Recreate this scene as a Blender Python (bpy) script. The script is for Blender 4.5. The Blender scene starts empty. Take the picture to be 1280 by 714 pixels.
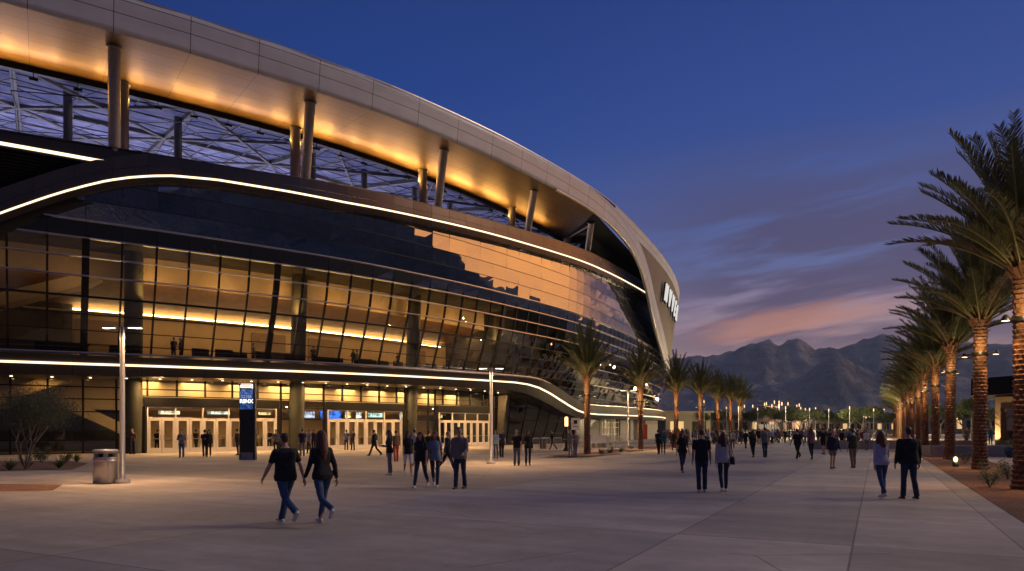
import bpy, bmesh, math, random
import numpy as np
from mathutils import Vector, Matrix, Euler, noise as mnoise
R = math.radians
random.seed(7)
scene = bpy.context.scene
COL = scene.collection

# ------------------------------------------------------------------ camera
cam = bpy.data.cameras.new('camera'); camo = bpy.data.objects.new('camera', cam); COL.objects.link(camo)
cam.lens = 25.0; cam.sensor_width = 36.0; cam.shift_y = 0.1398
cam.clip_start = 0.1; cam.clip_end = 20000
camo.location = (0, 0, 1.8); camo.rotation_euler = (R(90), 0, 0)
scene.camera = camo
scene.view_settings.view_transform = 'Standard'
scene.view_settings.look = 'None'
scene.view_settings.exposure = 0.0
scene.view_settings.gamma = 1.0

def lin(r, g, b):
    f = lambda c: (c/255/12.92) if c/255 <= .04045 else ((c/255+.055)/1.055)**2.4
    return (f(r), f(g), f(b), 1)

# ------------------------------------------------------------------ world: dusk sky
w = bpy.data.worlds.new('World'); scene.world = w; w.use_nodes = True
nt = w.node_tree; nt.nodes.clear()
class NB:
    """small node builder"""
    def __init__(s, nt): s.nt = nt
    def n(s, typ, **kw):
        nd = s.nt.nodes.new(typ)
        for k, v in kw.items(): setattr(nd, k, v)
        return nd
    def link(s, a, b): s.nt.links.new(a, b)
    def put(s, sock, v):
        if hasattr(v, 'is_output'): s.nt.links.new(v, sock)
        else: sock.default_value = v
    def m(s, op, a, b=0.0, c=0.0, clamp=False):
        nd = s.n('ShaderNodeMath', operation=op, use_clamp=clamp)
        s.put(nd.inputs[0], a); s.put(nd.inputs[1], b); s.put(nd.inputs[2], c)
        return nd.outputs[0]
    def mr(s, v, a, b, c=0.0, d=1.0, smooth=True):
        nd = s.n('ShaderNodeMapRange'); nd.interpolation_type = 'SMOOTHSTEP' if smooth else 'LINEAR'
        s.put(nd.inputs[0], v); s.put(nd.inputs[1], a); s.put(nd.inputs[2], b); s.put(nd.inputs[3], c); s.put(nd.inputs[4], d)
        return nd.outputs[0]
    def mix(s, f, a, b, blend='MIX'):
        nd = s.n('ShaderNodeMix', data_type='RGBA', blend_type=blend)
        s.put(nd.inputs[0], f); s.put(nd.inputs[6], a); s.put(nd.inputs[7], b)
        return nd.outputs[2]
    def ramp(s, f, stops, interp='LINEAR'):
        nd = s.n('ShaderNodeValToRGB'); cr = nd.color_ramp; cr.interpolation = interp
        while len(cr.elements) > 1: cr.elements.remove(cr.elements[0])
        cr.elements[0].position = stops[0][0]; cr.elements[0].color = stops[0][1]
        for p, c in stops[1:]:
            e = cr.elements.new(p); e.color = c
        s.put(nd.inputs[0], f); return nd.outputs[0]
    def xyz(s, x, y, z):
        nd = s.n('ShaderNodeCombineXYZ'); s.put(nd.inputs[0], x); s.put(nd.inputs[1], y); s.put(nd.inputs[2], z)
        return nd.outputs[0]
    def sep(s, v):
        nd = s.n('ShaderNodeSeparateXYZ'); s.put(nd.inputs[0], v); return nd.outputs
    def noise(s, v, scale=1.0, detail=3.0, rough=.5, lac=2.0, dist=0.0):
        nd = s.n('ShaderNodeTexNoise'); 
        if v is not None: s.put(nd.inputs['Vector'], v)
        nd.inputs['Scale'].default_value = scale; nd.inputs['Detail'].default_value = detail
        nd.inputs['Roughness'].default_value = rough; nd.inputs['Distortion'].default_value = dist
        return nd.outputs[0]

SUN_AZ = R(78)         # afterglow of the set sun, clockwise from +Y
b = NB(nt)
tc = b.n('ShaderNodeTexCoord')
X, Y, Z = b.sep(tc.outputs['Generated'])
el = b.m('ARCSINE', b.m('MINIMUM', b.m('MAXIMUM', Z, -1.0), 1.0))
eld = b.m('MULTIPLY', el, 180/math.pi)                       # degrees
az = b.m('ARCTAN2', X, Y)
azd = b.m('MULTIPLY', az, 180/math.pi)
elr = b.mr(eld, 0, 60, 0, 1, False)
# cool side (away from the afterglow)
cool = b.ramp(elr, [(0, lin(196,150,134)), (.07, lin(166,140,150)), (.16, lin(98,106,155)), (.28, lin(48,80,150)), (.42, lin(28,62,134)), (.6, lin(24,52,112)), (.75, lin(40,70,126)), (1, lin(76,104,158))])
mid = b.ramp(elr, [(0, lin(236,176,126)), (.07, lin(226,178,150)), (.115, lin(194,158,160)), (.20, lin(98,110,160)), (.36, lin(48,76,148)), (.52, lin(32,60,130)), (.75, lin(40,70,126)), (1, lin(76,104,158))])
warm = b.ramp(elr, [(0, (2.6,1.0,.24,1)), (.22, (2.4,.92,.22,1)), (.34, (1.5,.62,.22,1)), (.43, (.26,.21,.28,1)), (.53, lin(62,74,140)), (1, lin(50,60,110))])
dz = b.m('COSINE', b.m('SUBTRACT', az, SUN_AZ))              # 1 at the glow
f1 = b.mr(dz, -.05, .62)
f2 = b.m('MULTIPLY', b.mr(dz, .76, .95), b.mr(eld, 25, 15))
skyc = b.mix(f2, b.mix(f1, cool, mid), warm)
# east / overhead behind: darker blue
dark = b.mr(dz, -.9, .1, .30, 1)
dark = b.m('MULTIPLY', dark, b.mr(azd, 98, 145, 1, .22))
skyc = b.mix(1.0, skyc, b.xyz(dark, dark, b.m('POWER', dark, .75)), 'MULTIPLY')
# streaky clouds, tilted up to the right
tilt = b.m('SUBTRACT', eld, b.m('MULTIPLY', azd, .13))
cv = b.xyz(b.m('MULTIPLY', azd, .040), b.m('MULTIPLY', tilt, .30), .37)
cn = b.noise(cv, 1.0, 6, .55, dist=.5)
cn2 = b.noise(b.xyz(b.m('MULTIPLY', azd, .10), b.m('MULTIPLY', tilt, .9), 4.1), 1.0, 4, .6, dist=.3)
cl = b.m('ADD', b.m('MULTIPLY', cn, .75), b.m('MULTIPLY', cn2, .25))
band = b.m('MULTIPLY', b.mr(eld, 3.5, 7), b.mr(eld, 24, 14))
side = b.mr(azd, 2, 20)
cm = b.m('MULTIPLY', b.mr(azd, 42, 62, 1, .15), b.m('MULTIPLY', b.mr(cl, .40, .53), b.m('MULTIPLY', band, side)))
ccol = b.ramp(b.mr(eld, 4, 22, 0, 1, False), [(0, lin(120,98,118)), (.3, lin(88,78,110)), (1, lin(66,72,118))])
skyc = b.mix(b.m('MULTIPLY', cm, .92), skyc, ccol)
# lit cloud band
lb = b.m('MULTIPLY', b.mr(b.m('ABSOLUTE', b.m('SUBTRACT', tilt, b.m('ADD', 5.2, b.m('MULTIPLY', b.m('SUBTRACT', cn2, .5), 3.0)))), 1.5, 0.1), b.m('MULTIPLY', b.mr(azd, 13, 18), b.mr(azd, 33, 21)))
skyc = b.mix(b.m('MULTIPLY', lb, .74), skyc, lin(206,140,116))
# high thin clouds so reflections and far sky are not flat
hv = b.noise(b.xyz(b.m('MULTIPLY', azd, .03), b.m('MULTIPLY', b.m('SUBTRACT', eld, b.m('MULTIPLY', azd, .12)), .12), 9.0), 1.0, 5, .55, dist=.6)
hm = b.m('MULTIPLY', b.mr(hv, .50, .68), b.m('MULTIPLY', b.mr(azd, 36, 60), b.mr(eld, 2, 8)))
skyc = b.mix(b.m('MULTIPLY', hm, .22), skyc, (.20,.16,.22,1))
below = b.mr(eld, -1.5, 0)
skyc = b.mix(below, lin(46,40,46), skyc)
bg = b.n('ShaderNodeBackground'); b.put(bg.inputs[0], skyc); bg.inputs[1].default_value = 1.0
sky = b.n('ShaderNodeTexSky'); sky.sky_type = 'NISHITA'; sky.sun_disc = False
sky.sun_elevation = R(-2); sky.sun_rotation = SUN_AZ
bg2 = b.n('ShaderNodeBackground'); b.put(bg2.inputs[0], sky.outputs[0]); bg2.inputs[1].default_value = 0.02
ad = b.n('ShaderNodeAddShader'); b.link(bg.outputs[0], ad.inputs[0]); b.link(bg2.outputs[0], ad.inputs[1])
out = b.n('ShaderNodeOutputWorld'); b.link(ad.outputs[0], out.inputs[0])

# afterglow lamp
sl = bpy.data.lights.new('afterglow', 'SUN'); sl.energy = 0.98; sl.angle = R(15); sl.color = (1, .76, .56)
so = bpy.data.objects.new('afterglow', sl); COL.objects.link(so)
so.rotation_euler = Vector((math.sin(SUN_AZ), math.cos(SUN_AZ), math.tan(R(31)))).to_track_quat('Z', 'Y').to_euler()

# ------------------------------------------------------------------ materials
def mat(name, col=(.5,.5,.5), rough=.6, metal=0.0, spec=.5, nscale=0, namt=0.0, bump=0.0, bscale=None, emit=None, estr=0.0, coat=0.0):
    m = bpy.data.materials.new(name); m.use_nodes = True; nt = m.node_tree
    p = nt.nodes['Principled BSDF']; b = NB(nt)
    c = tuple(col[:3])+(1,)
    p.inputs['Base Color'].default_value = c; p.inputs['Roughness'].default_value = rough
    p.inputs['Metallic'].default_value = metal; p.inputs['Specular IOR Level'].default_value = spec
    p.inputs['Coat Weight'].default_value = coat
    t = b.n('ShaderNodeTexCoord').outputs['Object']
    if namt:
        n = b.noise(t, nscale, 5, .6)
        f = b.mr(n, .3, .7, 1-namt, 1+namt, False)
        mx = b.mix(1.0, c, b.xyz(f, f, f), 'MULTIPLY'); b.link(mx, p.inputs['Base Color'])
        b.put(p.inputs['Roughness'], b.mr(n, .3, .7, min(1, rough*1.15), rough*.85, False))
    if bump:
        n = b.noise(t, bscale or nscale or 10, 5, .6)
        bp = b.n('ShaderNodeBump'); bp.inputs['Strength'].default_value = bump; bp.inputs['Distance'].default_value = .02
        b.link(n, bp.inputs['Height']); b.link(bp.outputs[0], p.inputs['Normal'])
    if emit:
        p.inputs['Emission Color'].default_value = tuple(emit[:3])+(1,); p.inputs['Emission Strength'].default_value = estr
    return m

def seam_mat(name, col, rough, metal, pu, pv, u0=0, v0=0, wu=.02, tint=.05, gap=(.03,.03,.03), spec=.5, brushed=False, vlist=None):
    """panelled cladding: seams and slight tint differences laid out in metres in the UV map"""
    m = bpy.data.materials.new(name); m.use_nodes = True; nt = m.node_tree
    p = nt.nodes['Principled BSDF']; b = NB(nt)
    uv = b.n('ShaderNodeUVMap').outputs[0]; U, V, _ = b.sep(uv)
    uu = b.m('DIVIDE', b.m('SUBTRACT', U, u0), pu)
    su = b.m('ABSOLUTE', b.m('SUBTRACT', b.m('FRACT', b.m('ADD', uu, .5)), .5))
    mu = b.m('LESS_THAN', su, wu/pu)
    if vlist:
        mv = None
        for vv in vlist:
            k = b.m('LESS_THAN', b.m('ABSOLUTE', b.m('SUBTRACT', V, vv)), wu)
            mv = k if mv is None else b.m('MAXIMUM', mv, k)
        vcell = b.m('FLOOR', b.m('MULTIPLY', V, 1.3))
    else:
        vv = b.m('DIVIDE', b.m('SUBTRACT', V, v0), pv)
        sv = b.m('ABSOLUTE', b.m('SUBTRACT', b.m('FRACT', b.m('ADD', vv, .5)), .5))
        mv = b.m('LESS_THAN', sv, wu/pv); vcell = b.m('FLOOR', vv)
    seam = b.m('MAXIMUM', mu, mv)
    wn = b.n('ShaderNodeTexWhiteNoise', noise_dimensions='2D'); b.put(wn.inputs['Vector'], b.xyz(b.m('FLOOR', uu), vcell, 0))
    f = b.mr(wn.outputs[0], 0, 1, 1-tint, 1+tint, False)
    ns = b.noise(b.n('ShaderNodeTexCoord').outputs['Object'], .8, 5, .6)
    f = b.m('MULTIPLY', f, b.mr(ns, .3, .7, .93, 1.07, False))
    base = b.mix(1.0, tuple(col)+(1,), b.xyz(f, f, f), 'MULTIPLY')
    base = b.mix(seam, base, tuple(gap)+(1,))
    b.link(base, p.inputs['Base Color'])
    b.put(p.inputs['Roughness'], b.mr(wn.outputs[0], 0, 1, rough*.9, rough*1.1, False))
    p.inputs['Metallic'].default_value = metal; p.inputs['Specular IOR Level'].default_value = spec
    bp = b.n('ShaderNodeBump'); bp.inputs['Strength'].default_value = .25; bp.inputs['Distance'].default_value = .02
    h = b.m('SUBTRACT', b.m('MULTIPLY', ns, .25), seam)
    b.link(h, bp.inputs['Height']); b.link(bp.outputs[0], p.inputs['Normal'])
    return m

def emat(name, col, s):
    m = bpy.data.materials.new(name); m.use_nodes = True; nt = m.node_tree; nt.nodes.clear(); b = NB(nt)
    e = b.n('ShaderNodeEmission'); e.inputs[0].default_value = tuple(col[:3])+(1,); e.inputs[1].default_value = s
    o = b.n('ShaderNodeOutputMaterial'); b.link(e.outputs[0], o.inputs[0]); return m

def glass_mat(name, tint, refl=.06, ior=1.6, rough=.01, gcol=(1,1,1,1), wav=0.0):
    """coated glazing: sees through with a tint, mirrors more at a slant"""
    m = bpy.data.materials.new(name); m.use_nodes = True; nt = m.node_tree; nt.nodes.clear(); b = NB(nt)
    tr = b.n('ShaderNodeBsdfTransparent'); tr.inputs[0].default_value = tuple(tint)+(1,)
    gl = b.n('ShaderNodeBsdfGlossy'); gl.inputs[0].default_value = gcol; gl.inputs['Roughness'].default_value = rough
    fr = b.n('ShaderNodeFresnel'); fr.inputs[0].default_value = ior
    f = b.m('ADD', b.m('MULTIPLY', fr.outputs[0], 1-refl), refl, clamp=True)
    if wav:
        n = b.noise(b.n('ShaderNodeTexCoord').outputs['Object'], .5, 2, .5)
        bp = b.n('ShaderNodeBump'); bp.inputs['Strength'].default_value = wav; bp.inputs['Distance'].default_value = .05
        b.link(n, bp.inputs['Height']); b.link(bp.outputs[0], gl.inputs['Normal'])
    mx = b.n('ShaderNodeMixShader'); b.link(f, mx.inputs[0]); b.link(tr.outputs[0], mx.inputs[1]); b.link(gl.outputs[0], mx.inputs[2])
    o = b.n('ShaderNodeOutputMaterial'); b.link(mx.outputs[0], o.inputs[0]); return m

# ------------------------------------------------------------------ object helpers
def tag(o, label=None, cat=None, group=None, kind=None):
    if label: o['label'] = label
    if cat: o['category'] = cat
    if group: o['group'] = group
    if kind: o['kind'] = kind
    return o
def empty(name, loc=(0,0,0), rz=0, label=None, cat=None, group=None):
    o = bpy.data.objects.new(name, None); COL.objects.link(o); o.location = loc; o.rotation_euler = (0,0,rz)
    o.empty_display_size = .3
    return tag(o, label, cat, group)
class MB:
    def __init__(s): s.v = []; s.f = []; s.uv = []; s.mi = []; s.sm = []
    def add(s, verts, faces, uvs=None, mi=0, smooth=False):
        o = len(s.v); s.v += [tuple(v) for v in verts]
        for k, f in enumerate(faces):
            s.f.append(tuple(i+o for i in f)); s.uv.append(uvs[k] if uvs else None); s.mi.append(mi); s.sm.append(smooth)
    def box(s, c, size, rz=0, mi=0, M=None, taper=1.0):
        hx, hy, hz = size[0]/2, size[1]/2, size[2]/2
        vs = []
        for z, t in ((-hz, 1), (hz, taper)):
            for x, y in ((-hx,-hy),(hx,-hy),(hx,hy),(-hx,hy)):
                p = Vector((x*t, y*t, z))
                if M: p = M @ p
                elif rz: p = Matrix.Rotation(rz, 3, 'Z') @ p
                vs.append(p+Vector(c))
        s.add(vs, [(3,2,1,0),(4,5,6,7),(0,1,5,4),(1,2,6,5),(2,3,7,6),(3,0,4,7)], mi=mi)
    def bar(s, p, q, w, h=None, mi=0, up=(0,0,1)):
        p = Vector(p); q = Vector(q); h = h or w; d = (q-p)
        if d.length < 1e-6: return
        d.normalize(); u = Vector(up)
        if abs(d.dot(u)) > .98: u = Vector((1,0,0))
        a = d.cross(u).normalized(); c = a.cross(d).normalized()
        vs = [r + a*(i*w/2) + c*(j*h/2) for r in (p, q) for i, j in ((-1,-1),(1,-1),(1,1),(-1,1))]
        s.add(vs, [(3,2,1,0),(4,5,6,7),(0,1,5,4),(1,2,6,5),(2,3,7,6),(3,0,4,7)], mi=mi)
    def tube(s, pts, rad, n=10, mi=0, caps=True, smooth=True):
        pts = [Vector(p) for p in pts]
        if not hasattr(rad, '__len__'): rad = [rad]*len(pts)
        rings = []; prev = None
        for i, p in enumerate(pts):
            d = (pts[min(i+1, len(pts)-1)]-pts[max(i-1, 0)]).normalized()
            u = Vector((0,0,1)) if abs(d.z) < .95 else Vector((1,0,0))
            if prev is not None: a = (prev - d*prev.dot(d)).normalized()
            else: a = d.cross(u).normalized()
            prev = a; c = d.cross(a)
            rings.append([p + (a*math.cos(2*math.pi*k/n)+c*math.sin(2*math.pi*k/n))*rad[i] for k in range(n)])
        vs = [v for r in rings for v in r]; fs = []
        for i in range(len(rings)-1):
            for k in range(n):
                k2 = (k+1) % n; fs.append((i*n+k, i*n+k2, (i+1)*n+k2, (i+1)*n+k))
        s.add(vs, fs, mi=mi, smooth=smooth)
        if caps: s.add(rings[0][::-1]+rings[-1], [tuple(range(n)), tuple(range(n, 2*n))], mi=mi)
    def lathe(s, prof, c=(0,0,0), n=20, mi=0, smooth=True):
        vs = []; fs = []
        for r, z in prof:
            for k in range(n): vs.append((c[0]+r*math.cos(2*math.pi*k/n), c[1]+r*math.sin(2*math.pi*k/n), c[2]+z))
        for i in range(len(prof)-1):
            for k in range(n):
                k2 = (k+1) % n; fs.append((i*n+k, i*n+k2, (i+1)*n+k2, (i+1)*n+k))
        s.add(vs, fs, mi=mi, smooth=smooth)
        s.add(vs[:n][::-1]+vs[-n:], [tuple(range(n)), tuple(range(n, 2*n))], mi=mi)
    def build(s, name, mats, parent=None, bevel=0, loc=None):
        me = bpy.data.meshes.new(name); me.from_pydata([tuple(v) for v in s.v], [], s.f)
        if not isinstance(mats, (list, tuple)): mats = [mats]
        for m in mats: me.materials.append(m)
        if any(s.mi): me.polygons.foreach_set('material_index', s.mi)
        me.polygons.foreach_set('use_smooth', s.sm)
        if any(u is not None for u in s.uv):
            ul = me.uv_layers.new(name='UVMap')
            for p, u in zip(me.polygons, s.uv):
                if u:
                    for li, c in zip(p.loop_indices, u): ul.data[li].uv = c
        me.update()
        o = bpy.data.objects.new(name, me); COL.objects.link(o)
        if parent: o.parent = parent
        if loc: o.location = loc
        if bevel:
            bv = o.modifiers.new('bevel', 'BEVEL'); bv.width = bevel; bv.segments = 2; bv.limit_method = 'ANGLE'
        return o
def light(kind, loc, power, color, parent=None, size=.3, target=None, spot=None, blend=.6, sizey=None):
    l = bpy.data.lights.new('lamp_light', kind); l.energy = power; l.color = color
    if kind == 'AREA':
        l.size = size
        if sizey: l.shape = 'RECTANGLE'; l.size_y = sizey
    else: l.shadow_soft_size = size
    if kind == 'SPOT': l.spot_size = R(spot or 90); l.spot_blend = blend
    o = bpy.data.objects.new('lamp_light', l); COL.objects.link(o); o.location = loc
    if target is not None:
        o.rotation_euler = (Vector(loc)-Vector(target)).to_track_quat('Z', 'Y').to_euler()
    if parent:
        o.parent = parent
    return o
def copy_tree(o, parent=None):
    c = o.copy(); COL.objects.link(c); c.parent = parent
    for ch in list(o.children): copy_tree(ch, c)
    return c

# ------------------------------------------------------------------ promenade frame: u across, v along
DIR = Vector((.512, 1, 0)).normalized(); PER = Vector((1, -.512, 0)).normalized()
def prom(x0, y):                     # point on the line parallel to the promenade that starts at x0
    return Vector((x0+.512*y, y, 0))
# ------------------------------------------------------------------ ground
def ground_mat():
    m = bpy.data.materials.new('concrete_paving'); m.use_nodes = True; nt = m.node_tree
    p = nt.nodes['Principled BSDF']; b = NB(nt)
    g = b.n('ShaderNodeNewGeometry').outputs['Position']; x, y, _ = b.sep(g)
    c, s_ = PER.x, DIR.x
    U = b.m('ADD', b.m('MULTIPLY', x, PER.x), b.m('MULTIPLY', y, PER.y))
    V = b.m('ADD', b.m('MULTIPLY', x, DIR.x), b.m('MULTIPLY', y, DIR.y))
    k = PER.x                                  # U of line X0 = X0*k
    def line(u0, w=.014): return b.m('LESS_THAN', b.m('ABSOLUTE', b.m('SUBTRACT', U, u0*k)), w)
    seam = None
    for u0 in (-11.7, -3.4, -.36, 2.2, -19, -26):
        l = line(u0); seam = l if seam is None else b.m('MAXIMUM', seam, l)
    def fr(V, per, off, w):
        return b.m('LESS_THAN', b.m('ABSOLUTE', b.m('SUBTRACT', b.m('FRACT', b.m('ADD', b.m('DIVIDE', b.m('SUBTRACT', V, off), per), .5)), .5)), w/per)
    seam = b.m('MAXIMUM', seam, fr(V, 6.1, 12.1, .016))
    # broad saw-cut slabs each with a slightly different cast
    cell_u = b.m('ADD', b.m('GREATER_THAN', U, -11.7*k), b.m('ADD', b.m('GREATER_THAN', U, -3.4*k), b.m('ADD', b.m('GREATER_THAN', U, 2.2*k), b.m('GREATER_THAN', U, -.36*k))))
    wn = b.n('ShaderNodeTexWhiteNoise', noise_dimensions='2D')
    b.put(wn.inputs['Vector'], b.xyz(cell_u, b.m('FLOOR', b.m('DIVIDE', b.m('SUBTRACT', V, 12.1), 6.1)), 0))
    t1 = b.mr(wn.outputs[0], 0, 1, .74, 1.14, False)
    zone = b.ramp(b.m('MULTIPLY', cell_u, .25), [(0, (.44,.37,.29,1)), (.25, (.385,.335,.285,1)), (.5, (.44,.375,.305,1)), (.75, (.46,.39,.315,1)), (1, (.40,.34,.285,1))], 'CONSTANT')
    n1 = b.noise(g, .35, 6, .62); n2 = b.noise(g, 3.0, 6, .7); n3 = b.noise(g, 60, 3, .6)
    sv = b.xyz(b.m('MULTIPLY', U, .25), b.m('MULTIPLY', V, 1.6), 0); n4 = b.noise(sv, .8, 5, .6)
    f = b.m('MULTIPLY', b.mr(n1, .3, .7, .72, 1.20, False), b.m('MULTIPLY', b.mr(n2, .3, .7, .90, 1.09, False), b.m('MULTIPLY', b.mr(n3, .3, .7, .93, 1.07, False), b.mr(n4, .3, .7, .82, 1.16, False))))
    f = b.m('MULTIPLY', f, t1)
    # gum spots and stains
    vo = b.n('ShaderNodeTexVoronoi'); b.put(vo.inputs['Vector'], g); vo.inputs['Scale'].default_value = 1.6
    spot = b.mr(vo.outputs['Distance'], .07, .03)
    f = b.m('MULTIPLY', f, b.m('SUBTRACT', 1, b.m('MULTIPLY', spot, .35)))
    # hairline cracks
    vc = b.n('ShaderNodeTexVoronoi', feature='DISTANCE_TO_EDGE'); b.put(vc.inputs['Vector'], b.mix(.25, g, b.n('ShaderNodeTexNoise').outputs[1])); vc.inputs['Scale'].default_value = .09
    crack = b.m('MULTIPLY', b.m('LESS_THAN', vc.outputs['Distance'], .0012), b.m('GREATER_THAN', n1, .48))
    dk = b.m('MAXIMUM', seam, b.m('MULTIPLY', crack, .7))
    col = b.mix(1.0, zone, b.xyz(f, f, f), 'MULTIPLY'); col = b.mix(b.m('MULTIPLY', dk, .58), col, (.04,.035,.03,1))
    b.link(col, p.inputs['Base Color'])
    b.put(p.inputs['Roughness'], b.mr(b.m('ADD', n1, b.m('MULTIPLY', n4, .6)), .55, 1.05, .58, .85, False))
    p.inputs['Specular IOR Level'].default_value = .45
    bp = b.n('ShaderNodeBump'); bp.inputs['Strength'].default_value = .35; bp.inputs['Distance'].default_value = .01
    b.link(b.m('SUBTRACT', b.m('ADD', b.m('MULTIPLY', n2, .6), b.m('MULTIPLY', n3, .25)), seam), bp.inputs['Height']); b.link(bp.outputs[0], p.inputs['Normal'])
    return m
CONC = ground_mat()
def soil_mat(name, col, sc=30):
    m = bpy.data.materials.new(name); m.use_nodes = True; nt = m.node_tree; p = nt.nodes['Principled BSDF']; b = NB(nt)
    g = b.n('ShaderNodeNewGeometry').outputs['Position']
    n1 = b.noise(g, .8, 5, .6); n2 = b.noise(g, sc, 4, .7)
    vo = b.n('ShaderNodeTexVoronoi'); b.put(vo.inputs['Vector'], g); vo.inputs['Scale'].default_value = sc*.7
    f = b.m('MULTIPLY', b.mr(n1, .3, .7, .75, 1.2, False), b.mr(n2, .3, .7, .6, 1.4, False))
    f = b.m('MULTIPLY', f, b.mr(vo.outputs['Distance'], 0, .6, 1.15, .6, False))
    b.link(b.mix(1.0, tuple(col)+(1,), b.xyz(f, f, f), 'MULTIPLY'), p.inputs['Base Color'])
    p.inputs['Roughness'].default_value = .95; p.inputs['Specular IOR Level'].default_value = .1
    bp = b.n('ShaderNodeBump'); bp.inputs['Strength'].default_value = .9; bp.inputs['Distance'].default_value = .03
    b.link(b.m('ADD', n2, vo.outputs['Distance']), bp.inputs['Height']); b.link(bp.outputs[0], p.inputs['Normal'])
    return m
SOIL = soil_mat('desert_granite', (.36,.20,.125)); SOIL2 = soil_mat('red_mulch', (.26,.17,.14), 22)
DESERT = soil_mat('desert_ground', (.11,.095,.08), .5)
def sheet(name, pts, z, m, kind='structure', depth=None):
    mb = MB(); n = len(pts)
    if depth:
        mb.add([(p[0], p[1], z) for p in pts]+[(p[0], p[1], z-depth) for p in pts],
               [tuple(range(n)), tuple(range(2*n-1, n-1, -1))]+[(i, i+n, (i+1) % n+n, (i+1) % n) for i in range(n)])
    else: mb.add([(p[0], p[1], z) for p in pts], [tuple(range(n))])
    o = mb.build(name, m); tag(o, kind=kind); return o
sheet('desert_floor', [(-3200,-650),(6200,-650),(6200,6650),(-3200,6650)], -.06, DESERT)
ASPH = soil_mat('dark_asphalt', (.035,.034,.034), 12)
sheet('dark_outer_ground', [(-300,-400),(700,-400),(900,600),(-300,600)], -.03, ASPH)  # dark ground added around the plaza to darken what the glass mirrors
sheet('plaza', [(-140,-9),tuple(prom(34,-9))[:2],tuple(prom(34,240))[:2],(-60,240)], 0, CONC)
# planting strip along the right hand palms, with its flush concrete edge
ED = mat('concrete_kerb', (.40,.34,.285), .6, nscale=1.2, namt=.15, bump=.3, bscale=40)
a0, a1 = prom(2.83, 4), prom(2.83, 230); b0, b1 = prom(6.2, 4), prom(6.2, 230)
sheet('planting_strip', [a0, b0, b1, a1], .012, SOIL)
# strip under the left palms
def strip(x0, x1, y0, y1, z, m, name):
    sheet(name, [prom(x0, y0), prom(x1, y0), prom(x1, y1), prom(x0, y1)], z, m)
strip(-20.6, -18.4, 44.5, 51, .10, SOIL2, 'planting_strip')
strip(-20.9, -18.1, 44.2, 51.3, .085, ED, 'kerb_strip')
strip(-21.6, -19.2, 56, 104, .10, SOIL2, 'planting_strip')
strip(-21.9, -18.9, 55.7, 104.3, .085, ED, 'kerb_strip')
# left bed
sheet('planting_bed', [(-21.8,36.6),(-19.3,31.2),(-24,29.6),(-34,30.2),(-60,32),(-60,42),(-34,40),(-24,39)], .012, SOIL2)
sheet('gravel_bed', [(-14.4,22.8),(-13.3,20.6),(-17.5,19.8),(-28,19),(-28,23.5),(-20,23.4)], .012, SOIL)
mbk = MB()
# ------------------------------------------------------------------ stadium
KP = [(-51.67, 28.6), (-46.97, 30.35), (-42.27, 32.11), (-37.64, 34.02), (-33.19, 36.31), (-28.96, 39.0), (-24.78, 41.76), (-20.65, 44.61), (-16.64, 47.62), (-12.73, 50.77), (-9.03, 54.14), (-5.6, 57.79), (-2.31, 61.58), (0.6, 65.23), (3.55, 69.29), (6.41, 73.42), (9.12, 77.64), (11.57, 82.01), (13.78, 86.51), (15.87, 91.07), (17.89, 95.67), (19.86, 100.28), (21.78, 104.92), (23.62, 109.59), (25.37, 114.29), (27.02, 119.03), (28.57, 123.8), (30.03, 128.61), (31.36, 133.44), (32.55, 138.32), (33.55, 143.23), (34.26, 148.19), (34.64, 153.19), (34.63, 157.87), (34.28, 162.87), (33.63, 167.84), (32.7, 172.76), (31.43, 177.61), (29.81, 182.35), (27.98, 187.03), (26.12, 191.69)]
_P = np.array(KP); _Q = np.vstack([2*_P[0]-_P[1], _P, 2*_P[-1]-_P[-2]]); _o = []
for _i in range(1, len(_Q)-2):
    q0, q1, q2, q3 = _Q[_i-1:_i+3]
    for _k in range(10):
        t_ = _k/10; _o.append(.5*((2*q1)+(-q0+q2)*t_+(2*q0-5*q1+4*q2-q3)*t_*t_+(-q0+3*q1-3*q2+q3)*t_**3))
_o.append(_Q[-2]); _C = np.array(_o)
_S = np.r_[0, np.cumsum(np.linalg.norm(np.diff(_C, axis=0), axis=1))]
_T = np.gradient(_C, axis=0)
_kk = np.exp(-np.linspace(-2, 2, 25)**2); _kk /= _kk.sum()
_Tp = np.vstack([np.repeat(_T[:1], 12, 0), _T, np.repeat(_T[-1:], 12, 0)])
_T = np.c_[np.convolve(_Tp[:,0], _kk, 'valid'), np.convolve(_Tp[:,1], _kk, 'valid')]
_T /= np.linalg.norm(_T, axis=1)[:, None]
def C0(t): return (float(np.interp(t, _S, _C[:,0])), float(np.interp(t, _S, _C[:,1])))
def TN(t):
    x = float(np.interp(t, _S, _T[:,0])); y = float(np.interp(t, _S, _T[:,1])); l = math.hypot(x, y); return x/l, y/l
def W(t, d, z):
    """t metres along the roof edge, d metres inward from it, z up"""
    x, y = C0(t); a, c = TN(t); return Vector((x-c*d, y+a*d, z))
def ip(t, xs, ys): return float(np.interp(t, xs, ys))
zPar = lambda t: ip(t, [0,25.6,35,40,48,58,71,86,111,125], [19.3,19.5,19.85,20.05,20.6,21.0,21.65,22.5,23.6,24.0])
zUp = lambda t: ip(t, [18,20,22,24,25.6,27.8,28.9,30,31.2,32.5,33.8,35.1,37.9,42.9,47.8,59.2,67,77.3,94.6,112.5,130], [5.5,9,11.6,13.4,14.55,15.85,16.45,17.0,17.55,18.0,18.35,18.62,18.92,19.12,19.25,19.85,20.2,20.65,21.5,22.35,23.1])
zGT = lambda t: zUp(t)-ip(t, [20,26,34,40,60,110], [.55,.5,.42,.42,.58,.5])
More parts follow.
